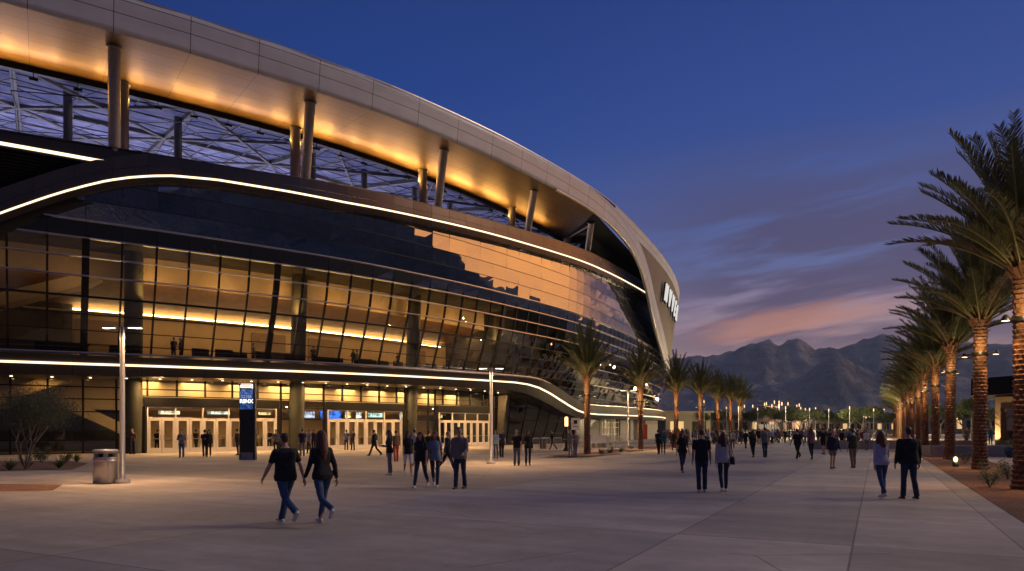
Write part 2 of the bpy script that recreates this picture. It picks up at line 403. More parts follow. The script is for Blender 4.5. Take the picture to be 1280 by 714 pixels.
zGB = lambda t: ip(t, [0,25,50,70.4,74,76.5,78.9,81.4,83.8,86,88.5,92,138], [6.75,6.8,7.1,7.3,7.32,7.2,6.8,6.15,5.5,5.1,4.9,4.85,5.2])
zBB = lambda t: ip(t, [0,25.5,49,68,70.5,73,75.5,78.5,81.1,83.5,86,99,140], [5.2,5.25,5.6,5.72,5.7,5.55,5.1,4.4,3.75,3.35,3.15,3.1,3.4])
zLL = lambda t: ip(t, [0,25.5,49,66.9,71,73.4,75.5,77.8,80,82.6,85,87.5,92,136], [5.95,6.0,6.26,6.5,6.54,6.45,6.2,5.7,5.1,4.45,3.95,3.68,3.6,3.87])
dGt = lambda t: ip(t, [30,150], [4.0,2.7]); dGb = lambda t: ip(t, [30,150], [7.0,3.2])
def dG(t, z): 
    f = (z-7)/12.; f = max(-.25, min(1.35, f)); g = (1-f)**2.2 if f < 1 else 0
    return dGt(t)+(dGb(t)-dGt(t))*g
dB = lambda t: ip(t, [30,110,150], [6.0,3.6,2.6])
dE = lambda t: ip(t, [30,60,75,88,100,140], [10,9.6,9.0,7.2,6.2,4.4])
dP = lambda t: ip(t, [30,110,150], [3.5,2.5,2.0])

M_FASC = seam_mat('aluminium_fascia', (.62,.635,.68), .40, .06, 4.27, 1, u0=31.3, wu=.022, tint=.045, vlist=[1.15, 1.93])
M_SOFF = seam_mat('champagne_soffit', (.23,.145,.065), .42, .35, 4.27, 1.28, u0=31.3, wu=.02, tint=.05, gap=(.07,.05,.03))
M_BRON = seam_mat('bronze_panel', (.13,.10,.078), .26, .85, 2.1, .85, wu=.014, tint=.08, gap=(.015,.012,.01))
M_BAND = seam_mat('dark_bronze_band', (.06,.052,.048), .30, .6, 4.2, 3, wu=.012, tint=.06, gap=(.01,.01,.01))
M_SCRIM = seam_mat('perforated_scrim', (.22,.195,.165), .5, .5, 3.1, 3.1, wu=.02, tint=.14, gap=(.08,.07,.06))
M_TRIM = mat('bright_trim', (.62,.55,.47), .3, .7)
M_STEEL = mat('painted_steel', (.36,.33,.31), .42, .4, nscale=2, namt=.08)
M_WHITE = mat('white_truss_steel', (.19,.18,.18), .5, .2, nscale=2, namt=.1)
M_MULL = mat('black_mullion', (.018,.017,.017), .4, .5)
M_FIN = mat('aluminium_fin', (.70,.66,.66), .28, .85)
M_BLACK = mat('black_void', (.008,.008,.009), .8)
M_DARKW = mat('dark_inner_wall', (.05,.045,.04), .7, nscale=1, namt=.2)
M_LED = emat('led_strip', (1, .76, .48), 2.1)
M_COVE = emat('cove_light', (1, .68, .27), 16.0)
M_GLASS = glass_mat('bronze_glass', (.80,.80,.74), refl=.05, ior=1.55, wav=.02)
M_GLASSD = glass_mat('dark_spandrel_glass', (.10,.10,.10), refl=.40, ior=1.6, wav=.02)
M_GLASSB = glass_mat('black_glass', (.08,.08,.08), refl=.05, ior=1.45, wav=.02)
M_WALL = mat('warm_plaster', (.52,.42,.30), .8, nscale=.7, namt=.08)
M_CEIL = mat('wood_ceiling', (.30,.17,.085), .6, nscale=1.5, namt=.15)
M_CARP = mat('dark_carpet', (.10,.075,.06), .9, nscale=5, namt=.2)
M_TEAL = mat('greenish_column', (.045,.047,.032), .6, nscale=1.2, namt=.2)
M_STONE = seam_mat('grey_cladding', (.24,.215,.195), .6, .1, 1.4, .9, wu=.012, tint=.1, gap=(.06,.06,.05))

stad = empty('stadium', W(52, 20, 0), label='huge curved stadium with glowing glass front, lit bands and overhanging roof', cat='stadium')
SO = stad.location.copy()
def fin(o):           # parts keep world coordinates under the empty
    o.parent = stad; o.location = -SO; return o
def loft(name, ts, prof, m, closed=True, caps=True, smooth=False, vs=None, build=True, mb=None, mi=0):
    """sweep a (d, z) profile along the facade"""
    mb = mb or MB(); ps = [prof(t) for t in ts]; n = len(ps[0])
    vv = [0]
    for i in range(n): 
        a, c = ps[0][i], ps[0][(i+1) % n]; vv.append(vv[-1]+math.hypot(a[0]-c[0], a[1]-c[1]))
    verts = [W(t, d, z) for t, p in zip(ts, ps) for d, z in p]; fs = []; uv = []
    for i in range(len(ts)-1):
        for k in range(n if closed else n-1):
            k2 = (k+1) % n
            fs.append((i*n+k, i*n+k2, (i+1)*n+k2, (i+1)*n+k))
            a, c = (vs[k], vs[k+1]) if vs else (vv[k], vv[k+1])
            uv.append(((ts[i], a), (ts[i], c), (ts[i+1], c), (ts[i+1], a)))
    mb.add(verts, fs, uv, smooth=smooth, mi=mi)
    if caps and closed:
        m_ = (len(ts)-1)*n
        mb.add([verts[k] for k in range(n)]+[verts[m_+k] for k in range(n)], [tuple(range(n)), tuple(range(2*n-1, n-1, -1))], mi=mi)
    return fin(mb.build(name, m)) if build else mb
def ar(a, c, st): 
    n = max(1, int(round((c-a)/st))); return [a+(c-a)*i/n for i in range(n+1)]
dR = lambda z: (27.8-z)*.13

# roof fascia left part and crown strip that runs on round the tip
L = [(6,25.6),(60,25.6),(70,25.6),(76,25.58),(80,25.5),(84,25.36),(87.5,25.15),(91,24.85),(94.5,24.4),(97.5,23.8),(100.3,23.0),(103,21.9),(105.8,20.6),(108.6,19.2),(111.5,17.9),(115,16.6),(118.5,15.5),(123,14.3),(129,12.9),(137,11.4),(146,10.2),(158,9.4)]
# refine
def refine(P, n=5):
    P = np.array(P, float); Q = np.vstack([2*P[0]-P[1], P, 2*P[-1]-P[-2]]); o = []
    for i in range(1, len(Q)-2):
        a, b_, c, d = Q[i-1:i+3]
        kk = n if P[i-1][0] > 65 else 10
        for k in range(kk):
            t = k/kk
            o.append(.5*((2*b_)+(-a+c)*t+(2*a-5*b_+4*c-d)*t*t+(-a+3*b_-3*c+d)*t**3))
    o.append(P[-1]); return np.array(o)
Lr = refine(L); Lt = np.gradient(Lr, axis=0); Lt /= np.linalg.norm(Lt, axis=1)[:, None]
Ln = np.c_[-Lt[:,1], Lt[:,0]]; Ln[:,0] = np.abs(Ln[:,0])
def strip_pts(off0, off1, dd, nx=6):
    return [[(l[0]+n[0]*o, l[1]+n[1]*o) for o in np.linspace(off0, off1, nx)] for l, n in zip(Lr, Ln)]
mb = MB(); ww = np.interp(Lr[:,0], [0,95,115,160], [2.2,2.2,3.0,3.2])
nx = 7; V_ = []; 
for l, n, w_ in zip(Lr, Ln, ww):
    for k in range(nx):
        o = w_*k/(nx-1); t, z = l[0]+n[0]*o, l[1]+n[1]*o
        V_.append(W(t, dR(z)-.06, z))
fs = []; uv = []; arc = np.r_[0, np.cumsum(np.linalg.norm(np.diff(Lr, axis=0), axis=1))]+6
for i in range(len(Lr)-1):
    for k in range(nx-1):
        fs.append((i*nx+k, (i+1)*nx+k, (i+1)*nx+k+1, i*nx+k+1))
        a, c = 2.2*k/(nx-1), 2.2*(k+1)/(nx-1)
        uv.append(((arc[i], a), (arc[i+1], a), (arc[i+1], c), (arc[i], c)))
mb.add(V_, fs, uv, smooth=True)
fa = fin(mb.build('roof_fascia', M_FASC)); sd = fa.modifiers.new('thick', 'SOLIDIFY'); sd.thickness = .25; sd.offset = -1
# the strip above the blade, round the tip
M_FASC2 = seam_mat('aluminium_crown', (.62,.635,.68), .40, .06, 4.27, 1, u0=31.3, wu=.022, tint=.045, vlist=[.72])
loft('roof_crown', ar(86, 192, 1.5), lambda t: [(dR(26.4), 26.4-max(0,(94-t))*0.0), (-.02, 27.8), (.6, 27.9), (.7, 26.4)], M_FASC2)
loft('roof_parapet_cap', ar(4, 192, 2), lambda t: [(-.05,27.8),(-.05,27.88),(.8,27.95),(.8,27.8)], M_TRIM)
def zlow(t):
    j = np.interp(t, Lr[:,0], Lr[:,1]); return float(j)+.9
loft('scrim_panel', ar(84, 176, 1.0), lambda t: [(dR(z)+.10, z) for z in [zlow(t)+(26.5-zlow(t))*k/8 for k in range(9)]], M_SCRIM, closed=False, vs=list(np.linspace(0, 14, 10)), smooth=True)
# thin bright lip
mb = MB(); mb.tube([W(l[0], dR(l[1])-.12, l[1]-.02) for l in Lr if l[0] > 70], .15, 8); fin(mb.build('lip_trim', M_TRIM))
# soffit
tsS = ar(6, 80, 1.0)
mb = MB(); rows = 7; V_ = []; uv = []; fs = []
for t in tsS:
    for k in range(rows):
        d = .3+7.5*k/(rows-1); tt = t if t < 60 else 60+(t-60)*(1+(d*1.18)/20.)
        V_.append(W(tt, d, 25.6))
for i in range(len(tsS)-1):
    for k in range(rows-1):
        fs.append((i*rows+k, i*rows+k+1, (i+1)*rows+k+1, (i+1)*rows+k))
        a, c = 7.5*k/(rows-1), 7.5*(k+1)/(rows-1); uv.append(((tsS[i],a),(tsS[i],c),(tsS[i+1],c),(tsS[i+1],a)))
mb.add(V_, fs, uv); fin(mb.build('roof_soffit', M_SOFF))
loft('soffit_edge_beam', ar(6, 89, 1.5), lambda t: [(7.75,25.55),(7.75,25.15),(8.1,25.15),(8.1,25.9)], M_MULL)
# black sheets in the recess past the soffit end, its shade put into their colour
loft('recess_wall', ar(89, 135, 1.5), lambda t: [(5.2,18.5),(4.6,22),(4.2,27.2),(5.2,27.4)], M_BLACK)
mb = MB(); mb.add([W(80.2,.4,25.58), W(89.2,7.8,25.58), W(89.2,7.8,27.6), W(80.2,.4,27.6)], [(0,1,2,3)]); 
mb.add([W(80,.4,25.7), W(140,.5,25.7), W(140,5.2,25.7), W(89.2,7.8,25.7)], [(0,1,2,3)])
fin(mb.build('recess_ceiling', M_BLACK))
# parapet belt (upper ribbon): face split by the led line
def belt(t):
    zt, zu, zb = zPar(t), zUp(t), zGT(t); d = dP(t)
    zt2 = min(zt, zu+1.5)
    return zt, zt2, zu, zb, d
tsB = ar(18.5, 122, .6)
def pb(t):
    zt, zt2, zu, zb, d = belt(t)
    return [(d-.05*(zt2-zb), zt2), (d-.12, zu+.16), (d+.0, zb), (d+.75, zb-.0), (d+1.0, zt2)]
loft('upper_belt', tsB, pb, M_BRON)
M_TOPB = M_BAND
loft('upper_belt_cap', ar(6, 122, 1.2), lambda t: [(dP(t)-.10, zPar(t)+.06), (dP(t)-.10, zPar(t)), (dP(t)+1.2, zPar(t)), (dP(t)+1.2, zPar(t)+.1)], M_BRON)
loft('upper_light_strip', ar(19, 112.6, .5), lambda t: [(dP(t)-.19, zUp(t)+.06), (dP(t)-.17, zUp(t)-.05), (dP(t)-.02, zUp(t)-.05), (dP(t)-.02, zUp(t)+.06)], M_LED)
loft('top_band', ar(6, 34.5, .8), lambda t: [(dP(t)-.02, zPar(t)-.02), (dP(t)-.02, 18.35+.006*t), (dP(t)+.9, 18.35+.006*t), (dP(t)+.9, zPar(t)-.02)], M_BAND)
loft('short_light_strip', ar(6, 31.3, .6), lambda t: [(dP(t)-.10, 18.78+.002*t), (dP(t)-.09, 18.60+.002*t), (dP(t), 18.6+.002*t), (dP(t), 18.78+.002*t)], M_LED)
mb = MB()
for k in range(44):
    z = 18.4-.2*k
    t1 = max([t for t in ar(6,31,.5) if zUp(t)+.9 < 18.4-.2*k] or [0])
    if t1 < 7: continue
    tt = ar(6, t1, 1.2)
    loft('x', tt, lambda t: [(dP(t)+.35, z), (dP(t)+.42, z-.09), (dP(t)+.55, z-.09), (dP(t)+.5, z)], None, build=False, mb=mb)
fin(mb.build('louver_panel', M_MULL))
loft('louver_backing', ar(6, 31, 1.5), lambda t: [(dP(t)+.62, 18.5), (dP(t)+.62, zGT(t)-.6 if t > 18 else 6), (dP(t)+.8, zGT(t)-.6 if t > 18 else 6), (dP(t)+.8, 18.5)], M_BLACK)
# deck behind the parapet and the upper concourse rear wall
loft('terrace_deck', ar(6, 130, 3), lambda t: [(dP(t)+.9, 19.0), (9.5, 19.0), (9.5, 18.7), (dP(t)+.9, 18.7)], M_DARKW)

# curtain wall
TM = [25.9+2.1*i for i in range(-6, 54)]
rowsZ = [22.6,21.35,20.1,18.85,17.58,16.3,15.03,13.95,12.8,11.65,10.4,9.3,8.3,7.45,6.6,5.7,4.85]
rng = random.Random(3)
bays = []; i = 0
while i < len(TM)-1: bays.append(TM[i:i+7]); i += 6
for bay in bays:
    if len(bay) < 2: continue
    mbg = MB(); mm = MB()
    for a in range(len(bay)-1):
        t0, t1 = bay[a], bay[a+1]
        for r in range(len(rowsZ)-1):
            zt0, zt1 = min(rowsZ[r], zGT(t0)+.35), min(rowsZ[r], zGT(t1)+.35)
            zb0, zb1 = max(rowsZ[r+1], zGB(t0)-.1), max(rowsZ[r+1], zGB(t1)-.1)
            if zt0 <= zb0+.02 and zt1 <= zb1+.02: continue
            zt0, zt1 = max(zt0, zb0+.001), max(zt1, zb1+.001)
            j = [rng.uniform(-.011, .011) for _ in range(4)]
            q = [W(t0, dG(t0, zb0)+j[0], zb0), W(t1, dG(t1, zb1)+j[1], zb1), W(t1, dG(t1, zt1)+j[2], zt1), W(t0, dG(t0, zt0)+j[3], zt0)]
            spand = rowsZ[r] > 13.96
            mbg.add(q, [(0,1,2,3)], mi=(1 if spand or rowsZ[r] > 12 and t0 > 80 else 2) if spand or t0 > 74.5 else 0)
            if r > 0 and (zt0 == rowsZ[r] or zt1 == rowsZ[r]) and rowsZ[r] not in (15.03,13.95,12.8,11.65):
                w_ = (.06 if rowsZ[r] != 10.4 else .13) if t0 < 75 else .045
                if spand: w_ = .045
                mm.bar(q[3], q[2], w_, w_)
    for t in bay[:-1]:
        zb, zt = zGB(t)-.1, zGT(t)+.3
        thick = abs(((t-25.9)/2.1-8) % 6) < .01 and 30 < t < 80
        cut = 14.2
        pts = [W(t, dG(t, z)-.03, z) for z in (zb, 12, min(cut, zt))]
        for k in range(2): mm.bar(pts[k], pts[k+1], .42 if thick else .12 if t < 75 else .05, .22 if thick else .16 if t < 75 else .05, up=W(t, -1, 0)-W(t, 0, 0))
        if zt > cut: mm.bar(W(t, dG(t, cut)-.02, cut), W(t, dG(t, zt)-.02, zt), .035, .05, up=W(t,-1,0)-W(t,0,0))
    cw = fin(mbg.build('curtain_window', [M_GLASS, M_GLASSD, M_GLASSB]))
    o = mm.build('mullion_grid', M_MULL); o.parent = cw
for z in (15.03, 13.95, 12.8, 11.65):
    ts = [t for t in ar(10, 140, 1.05) if zGT(t) > z+.1]
    loft('horizontal_fin', ts, lambda t: [(dG(t, z)-.30, z+.03), (dG(t, z)-.30, z-.04), (dG(t, z)+.02, z-.04), (dG(t, z)+.02, z+.03)], M_FIN)
for z in (9.3, 7.3):      # thin bright fins carry on round the tip
    loft('horizontal_fin', ar(92, 140, 1.05), lambda t: [(dG(t, z)-.22, z+.03), (dG(t, z)-.22, z-.04), (dG(t, z)+.02, z-.04), (dG(t, z)+.02, z+.03)], M_FIN)
# lower belt
tsL = ar(8, 160, .7)
loft('lower_belt', tsL, lambda t: [(dG(t, zGB(t))-.45, zGB(t)+.0), (dB(t)-.15, zGB(t)-.25), (dB(t), (zLL(t)+.13)), (dB(t)+.12, zLL(t)-.16), (dB(t)+.25, zBB(t)), (dE(t)+.5, zBB(t)), (dE(t)+.5, zBB(t)+.3), (dGb(t)+.6, zGB(t)-.3), (dGb(t)+.6, zGB(t)-.02)], M_BAND)
loft('belt_top_trim', tsL, lambda t: [(dG(t, zGB(t))-.52, zGB(t)+.05), (dG(t, zGB(t))-.52, zGB(t)-.03), (dG(t, zGB(t))-.44, zGB(t)-.03), (dG(t, zGB(t))-.44, zGB(t)+.05)], M_FIN)
loft('lower_light_strip', ar(8, 150, .5), lambda t: [(dB(t)-.10, zLL(t)+.065), (dB(t)-.05, zLL(t)-.065), (dB(t)+.1, zLL(t)-.065), (dB(t)+.1, zLL(t)+.065)], M_LED)
# outer leaning columns and inner columns
def column(t0, d0, z0, t1, d1, z1, r, name='column'):
    mb = MB(); p, q = W(t0, d0, z0), W(t1, d1, z1)
    mb.tube([p, p.lerp(q, .5), q], r, 20)
    ax = (q-p).normalized(); mb.tube([q-ax*.12, q], r+.09, 20); mb.tube([p+ax*4.2, p+ax*4.25], r+.02, 20)
    return fin(mb.build(name, M_STEEL))
for tb, tt in ((18.6,18.6),(31.7,31.5),(44.7,44.3),(58.1,57.2),(71.8,70.5),(86.8,83.7)):
    column(tb, 3.9, zPar(tb)-.4, tt, 2.1, 25.6, .36)
for t in (19.4,32.5,45.4,59.4,73.9,88.7):
    column(t, 7.2, 18.9, t, 7.1, 25.6, .40)
# sloped glazing between the last pair of columns
mb = MB(); A, B_, C_, D_ = W(88.3,6.9,23), W(87,3.9,22.8), W(84.2,2.3,25.5), W(88.6,6.9,25.5)
A.z = 21.8
mb.add([A,B_,C_,D_], [(0,1,2,3)]); gl = fin(mb.build('end_window', M_GLASSD))
mb = MB()
for p, q in ((A,B_),(B_,C_),(C_,D_),(D_,A),((A+D_)/2,(B_+C_)/2)): mb.bar(p, q, .16)
o = mb.build('window_frame', M_TRIM); o.parent = gl

# translucent roof beyond the terrace with its steelwork
def etfe():
    m = bpy.data.materials.new('translucent_roof_film'); m.use_nodes = True; nt = m.node_tree; nt.nodes.clear(); b = NB(nt)
    tr = b.n('ShaderNodeBsdfTransparent'); tr.inputs[0].default_value = (.75,.75,.85,1)
    tl = b.n('ShaderNodeBsdfTranslucent'); tl.inputs[0].default_value = (.55,.58,.80,1)
    df = b.n('ShaderNodeBsdfDiffuse'); df.inputs[0].default_value = (.40,.42,.62,1)
    m1 = b.n('ShaderNodeMixShader'); m1.inputs[0].default_value = .6; b.link(tl.outputs[0], m1.inputs[1]); b.link(df.outputs[0], m1.inputs[2])
    n = b.noise(b.n('ShaderNodeTexCoord').outputs['Object'], .6, 4, .6)
    m2 = b.n('ShaderNodeMixShader'); b.link(b.mr(n, .35, .65, .55, .95), m2.inputs[0]); b.link(tr.outputs[0], m2.inputs[1]); b.link(m1.outputs[0], m2.inputs[2])
    o = b.n('ShaderNodeOutputMaterial'); b.link(m2.outputs[0], o.inputs[0]); return m
M_FILM = etfe()
rz = lambda d: 26.0+.13*(d-8)
def Wr(t, d): # interior grid straightens with depth
    return W(t, d, rz(d))
mb = MB(); ts = ar(2, 110, 4); ds = [8.1+3.0*i for i in range(16)]
cx = lambda t, d: Wr(t, d)
V_ = []; fs = []
for t in ts:
    for d in ds:
        p = cx(t, d); V_.append(p)
for i in range(len(ts)-1):
    for k in range(len(ds)-1): fs.append((i*len(ds)+k, i*len(ds)+k+1, (i+1)*len(ds)+k+1, (i+1)*len(ds)+k))
mb.add(V_, fs); fin(mb.build('film_roof', M_FILM))
main = MB(); sec = MB(); cab = MB()
for i, t in enumerate(ts):
    for k in range(len(ds)-1):
        p, q = cx(t, ds[k]), cx(t, ds[k+1])
        (main if i % 3 == 0 else sec).bar(p-Vector((0,0,.2)), q-Vector((0,0,.2)), .34 if i % 3 == 0 else .09, .4 if i % 3 == 0 else .10)
for k, d in enumerate(ds):
    for i in range(len(ts)-1):
        (main if k % 4 == 0 else sec).bar(cx(ts[i], d)-Vector((0,0,.2)), cx(ts[i+1], d)-Vector((0,0,.2)), .28 if k % 4 == 0 else .08, .34 if k % 4 == 0 else .10)
for i in range(0, len(ts)-3, 3):
    for k in range(0, len(ds)-4, 4):
        c0 = [cx(ts[i], ds[k]), cx(ts[i+3], ds[k]), cx(ts[i+3], ds[k+4]), cx(ts[i], ds[k+4])]
        dn = Vector((0,0,-.35))
        main.tube([c0[0]+dn, c0[2]+dn], .14, 6); main.tube([c0[1]+dn, c0[3]+dn], .14, 6)
        for s_ in range(4):
            cab.tube([c0[s_]+dn*4, (c0[(s_+1)%4]+c0[(s_+2)%4])/2+dn], .03, 4)
            cab.tube([c0[s_]+Vector((0,0,-2.2)), c0[(s_+1)%4]+dn], .035, 4)
fin(main.build('roof_truss', M_WHITE)); fin(sec.build('roof_purlin', M_WHITE)); fin(cab.build('roof_cable', M_MULL))
for t in (10,16.5,23,29.4,37.6,51,57.5,65,71,80):
    mb = MB(); mb.tube([W(t, 13.5, 15), W(t, 13.5, rz(13.5))], .30 if int(t) % 2 else .16, 12); fin(mb.build('inner_post', M_WHITE))
mb = MB(); mb.tube([W(50.5,11,21.6), W(54,11.5,21.4), W(57,12,21.5)], .45, 12); fin(mb.build('air_duct', M_WHITE))

# inner rooms: lobby level, glazed concourse level
loft('concourse_floor', ar(8, 150, 3), lambda t: [(dGb(t)+.7, zGB(t)-.35), (dGb(t)+.7, zGB(t)-.05), (17.2, zGB(t)-.05), (17.2, zGB(t)-.35)], M_CARP)
ts = ar(8, 110, 2.1)
loft('concourse_dimming_wall', ar(8, 29.8, 2.1), lambda t: [(15.8, 6.6), (15.8, 14.4), (15.95, 14.4), (15.95, 6.6)], M_TEAL)  # added dark wall, keeps the left end of the concourse dim
loft('concourse_wall', ts, lambda t: [(16, 3.3), (16, 13.6), (16.4, 13.6), (16.4, 3.3)], M_WALL)
loft('concourse_ceiling', ts, lambda t: [(16.1, 11.35), (15.0, 11.45), (10.6, 12.75), (10.6, 12.9), (16.1, 11.7)], M_CEIL)
loft('ceiling_bulkhead', ts, lambda t: [(10.55, 12.6), (10.55, 14.5), (10.75, 14.5), (10.75, 12.6)], M_WALL)
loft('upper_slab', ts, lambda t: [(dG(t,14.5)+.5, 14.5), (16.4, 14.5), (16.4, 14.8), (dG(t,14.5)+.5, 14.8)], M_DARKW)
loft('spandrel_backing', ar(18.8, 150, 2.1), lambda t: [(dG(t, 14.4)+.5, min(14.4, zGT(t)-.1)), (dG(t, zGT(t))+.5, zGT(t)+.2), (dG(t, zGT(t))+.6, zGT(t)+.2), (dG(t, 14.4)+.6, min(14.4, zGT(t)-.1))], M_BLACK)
loft('cove_light_strip', ar(29.8, 72, 1.5), lambda t: [(15.6, 11.05), (15.6, 10.93), (15.75, 10.93), (15.75, 11.05)], M_COVE)
loft('cove_shelf', ar(26.5, 72, 1.5), lambda t: [(15.45, 10.9), (15.95, 10.9), (15.95, 10.8), (15.45, 10.8)], M_WALL)
M_PAN = mat('taupe_wall_panel', (.26,.20,.14), .7, nscale=1, namt=.1)
for t0, t1 in ((30.0,34.5),(45.2,49.2),(52.2,56.2),(68.2,69.6)):
    loft('wall_panel', ar(t0, t1, 1), lambda t: [(15.85, 6.9), (15.85, 10.3), (15.98, 10.3), (15.98, 6.9)], M_PAN)
for t in (33.5, 46.9, 60.4, 74.0):
    mb = MB(); mb.tube([W(t, 10.0, 0), W(t, 9.6, 7), W(t, 9.2, 14.5)], .62, 22); fin(mb.build('concrete_column', M_TEAL))
loft('lobby_dimming_wall', ar(8, 34, 2.1), lambda t: [(17.5, 0), (17.5, 6), (17.7, 6), (17.7, 0)], M_TEAL)  # dark wall added so the left part of the lobby stays dim
loft('lobby_wall', ar(8, 76, 2.1), lambda t: [(18.5, 0), (18.5, 6), (18.8, 6), (18.8, 0)], M_WALL)
loft('lobby_bulkhead', ar(34, 76, 2.1), lambda t: [(14.0, 4.3), (14.0, 6), (14.2, 6), (14.2, 4.3)], M_WALL)
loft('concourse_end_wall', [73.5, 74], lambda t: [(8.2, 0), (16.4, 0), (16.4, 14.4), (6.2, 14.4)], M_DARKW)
# far wing: rear of shell
loft('rear_wall', ar(6, 190, 6), lambda t: [(19, 0), (19, 18.8), (19.5, 18.8), (19.5, 0)], M_DARKW)
loft('bowl_wall', ar(6, 120, 6), lambda t: [(54, 0), (54, 34), (54.5, 34), (54.5, 0)], M_DARKW)
# stair seen through the left glazing
mb = MB()
def stair(t0, z0, t1, z1, d, w=2.0):
    p, q = W(t0, d, z0), W(t1, d, z1); n = W(t0, d+1, 0)-W(t0, d, 0); n.z = 0
    mb.add([p, q, q+n*w, p+n*w, p+Vector((0,0,.9)), q+Vector((0,0,.9)), q+n*w+Vector((0,0,.9)), p+n*w+Vector((0,0,.9))], [(0,1,2,3),(0,1,5,4),(3,2,6,7),(0,3,7,4),(1,2,6,5)])
stair(18, 7.6, 31.5, 12.5, 10.6); stair(16, 11.2, 28.0, 15.0, 13.2)
stair(16, 0.4, 29.5, 5.3, 13.0, 1.6); stair(27.5, 4.2, 34.0, 1.0, 14.5, 1.6)
fin(mb.build('staircase', M_WALL))

# entry level glazing
def entry_glass(t0, t1, z0, z1, zlines, m=M_GLASS, name='lobby_window'):
    mbg = MB(); mm = MB(); ts = [t0]+[x for x in [25.9+2.16*i for i in range(-9, 40)] if t0+.3 < x < t1-.3]+[t1]
    for a, c in zip(ts[:-1], ts[1:]):
        q = [W(a, dE(a), z0), W(c, dE(c), z0), W(c, dE(c), min(z1, zBB(c)+.02)), W(a, dE(a), min(z1, zBB(a)+.02))]
        mbg.add(q, [(0,1,2,3)])
        for z in zlines: mm.bar(W(a, dE(a)-.04, z), W(c, dE(c)-.04, z), .07, .08)
    for a in ts: mm.bar(W(a, dE(a)-.04, z0), W(a, dE(a)-.04, min(z1, zBB(a))), .13, .16, up=W(a,-1,0)-W(a,0,0))
    cw = fin(mbg.build(name, m)); o = mm.build('mullion_grid', M_MULL); o.parent = cw
entry_glass(6, 34.1, 0.05, 5.7, (0.1, 1.0, 3.0, 3.9, 4.75))
entry_glass(34.1, 45.3, 4.15, 5.75, (4.2, 4.7, 5.6))
entry_glass(45.3, 49.7, 0.05, 5.75, (.1, 2.6, 3.5, 4.2, 4.7, 5.6))
entry_glass(49.7, 59.4, 4.15, 5.75, (4.2, 4.7, 5.6))
entry_glass(59.4, 63.6, 0.05, 5.75, (.1, 2.6, 3.5, 4.2, 4.7, 5.6))
entry_glass(63.6, 73.0, 4.15, 5.75, (4.2, 4.7, 5.6))
M_DOOR = mat('white_door_frame', (.70,.66,.62), .4, .1, nscale=3, namt=.05)
M_DGL = glass_mat('door_glass', (.82,.80,.72), refl=.03, ior=1.45)
def doors(t0, t1, npair):
    loft('door_header', ar(t0, t1, 1), lambda t: [(dE(t)-.18, 4.12), (dE(t)-.18, 3.44), (dE(t)+.1, 3.44), (dE(t)+.1, 4.12)], M_MULL)
    # side jambs
    for t in (t0, t1):
        mb = MB(); p = W(t, dE(t)-.05, 0); mb.bar(p, p+Vector((0,0,3.44)), .3, .3); fin(mb.build('door_jamb', M_MULL))
    a, c = t0+.25, t1-.25; mbf = MB(); mg = MB()
    n = npair*2; e = [a+(c-a)*i/n for i in range(n+1)]
    P = lambda t, z, o=0: W(t, dE(t)-.06+o, z)
    up = W(t0,-1,0)-W(t0,0,0)
    for i in range(0, n+1, 2): mbf.bar(P(e[i], 0), P(e[i], 3.42), .09, .14, up=up)
    for z in (2.60, 3.38): mbf.bar(P(a, z), P(c, z), .14, .09)
    fr_ = fin(mbf.build('door_frame', M_DOOR))
    for i in range(0, n, 2): mg.add([P(e[i], 2.6), P(e[i+2], 2.6), P(e[i+2], 3.4), P(e[i], 3.4)], [(0,1,2,3)])
    o = mg.build('transom_glass', M_DGL); o.parent = fr_
    for i in range(n):
        p, q = e[i]+.03+(.03 if i % 2 == 0 else 0), e[i+1]-.03-(.03 if i % 2 else 0)
        mb = MB(); w_ = .13*2.1/2.1
        pm = P(p, 0).lerp(P(q, 0), .16); L_ = [P(p, .02), P(q, .02)]
        def at(f, z): v = P(p, 0).lerp(P(q, 0), f); v.z = z; return v
        mb.bar(at(.08, .02), at(.08, 2.54), .15, .06, up=up); mb.bar(at(.92, .02), at(.92, 2.54), .15, .06, up=up)
        mb.bar(at(.15, 2.47), at(.85, 2.47), .06, .16); mb.bar(at(.15, .2), at(.85, .2), .06, .34); 
        dl_ = fin(mb.build('door', M_DOOR))
        mg = MB(); mg.add([at(.14,.36), at(.86,.36), at(.86,2.4), at(.14,2.4)], [(0,1,2,3)]); o = mg.build('door_glass', M_DGL); o.parent = dl_
        mh = MB(); f = .90 if i % 2 == 0 else .10; off = (W(t0,-.08,0)-W(t0,0,0))
        mh.bar(at(f, .95)+off, at(f, 1.35)+off, .03); mh.bar(at(.16, 1.05)+off*.5, at(.84, 1.05)+off*.5, .03, .05)
        o = mh.build('handle', M_STEEL); o.parent = dl_
doors(34.3, 45.1, 5); doors(49.9, 59.2, 4); doors(63.9, 72.6, 4)
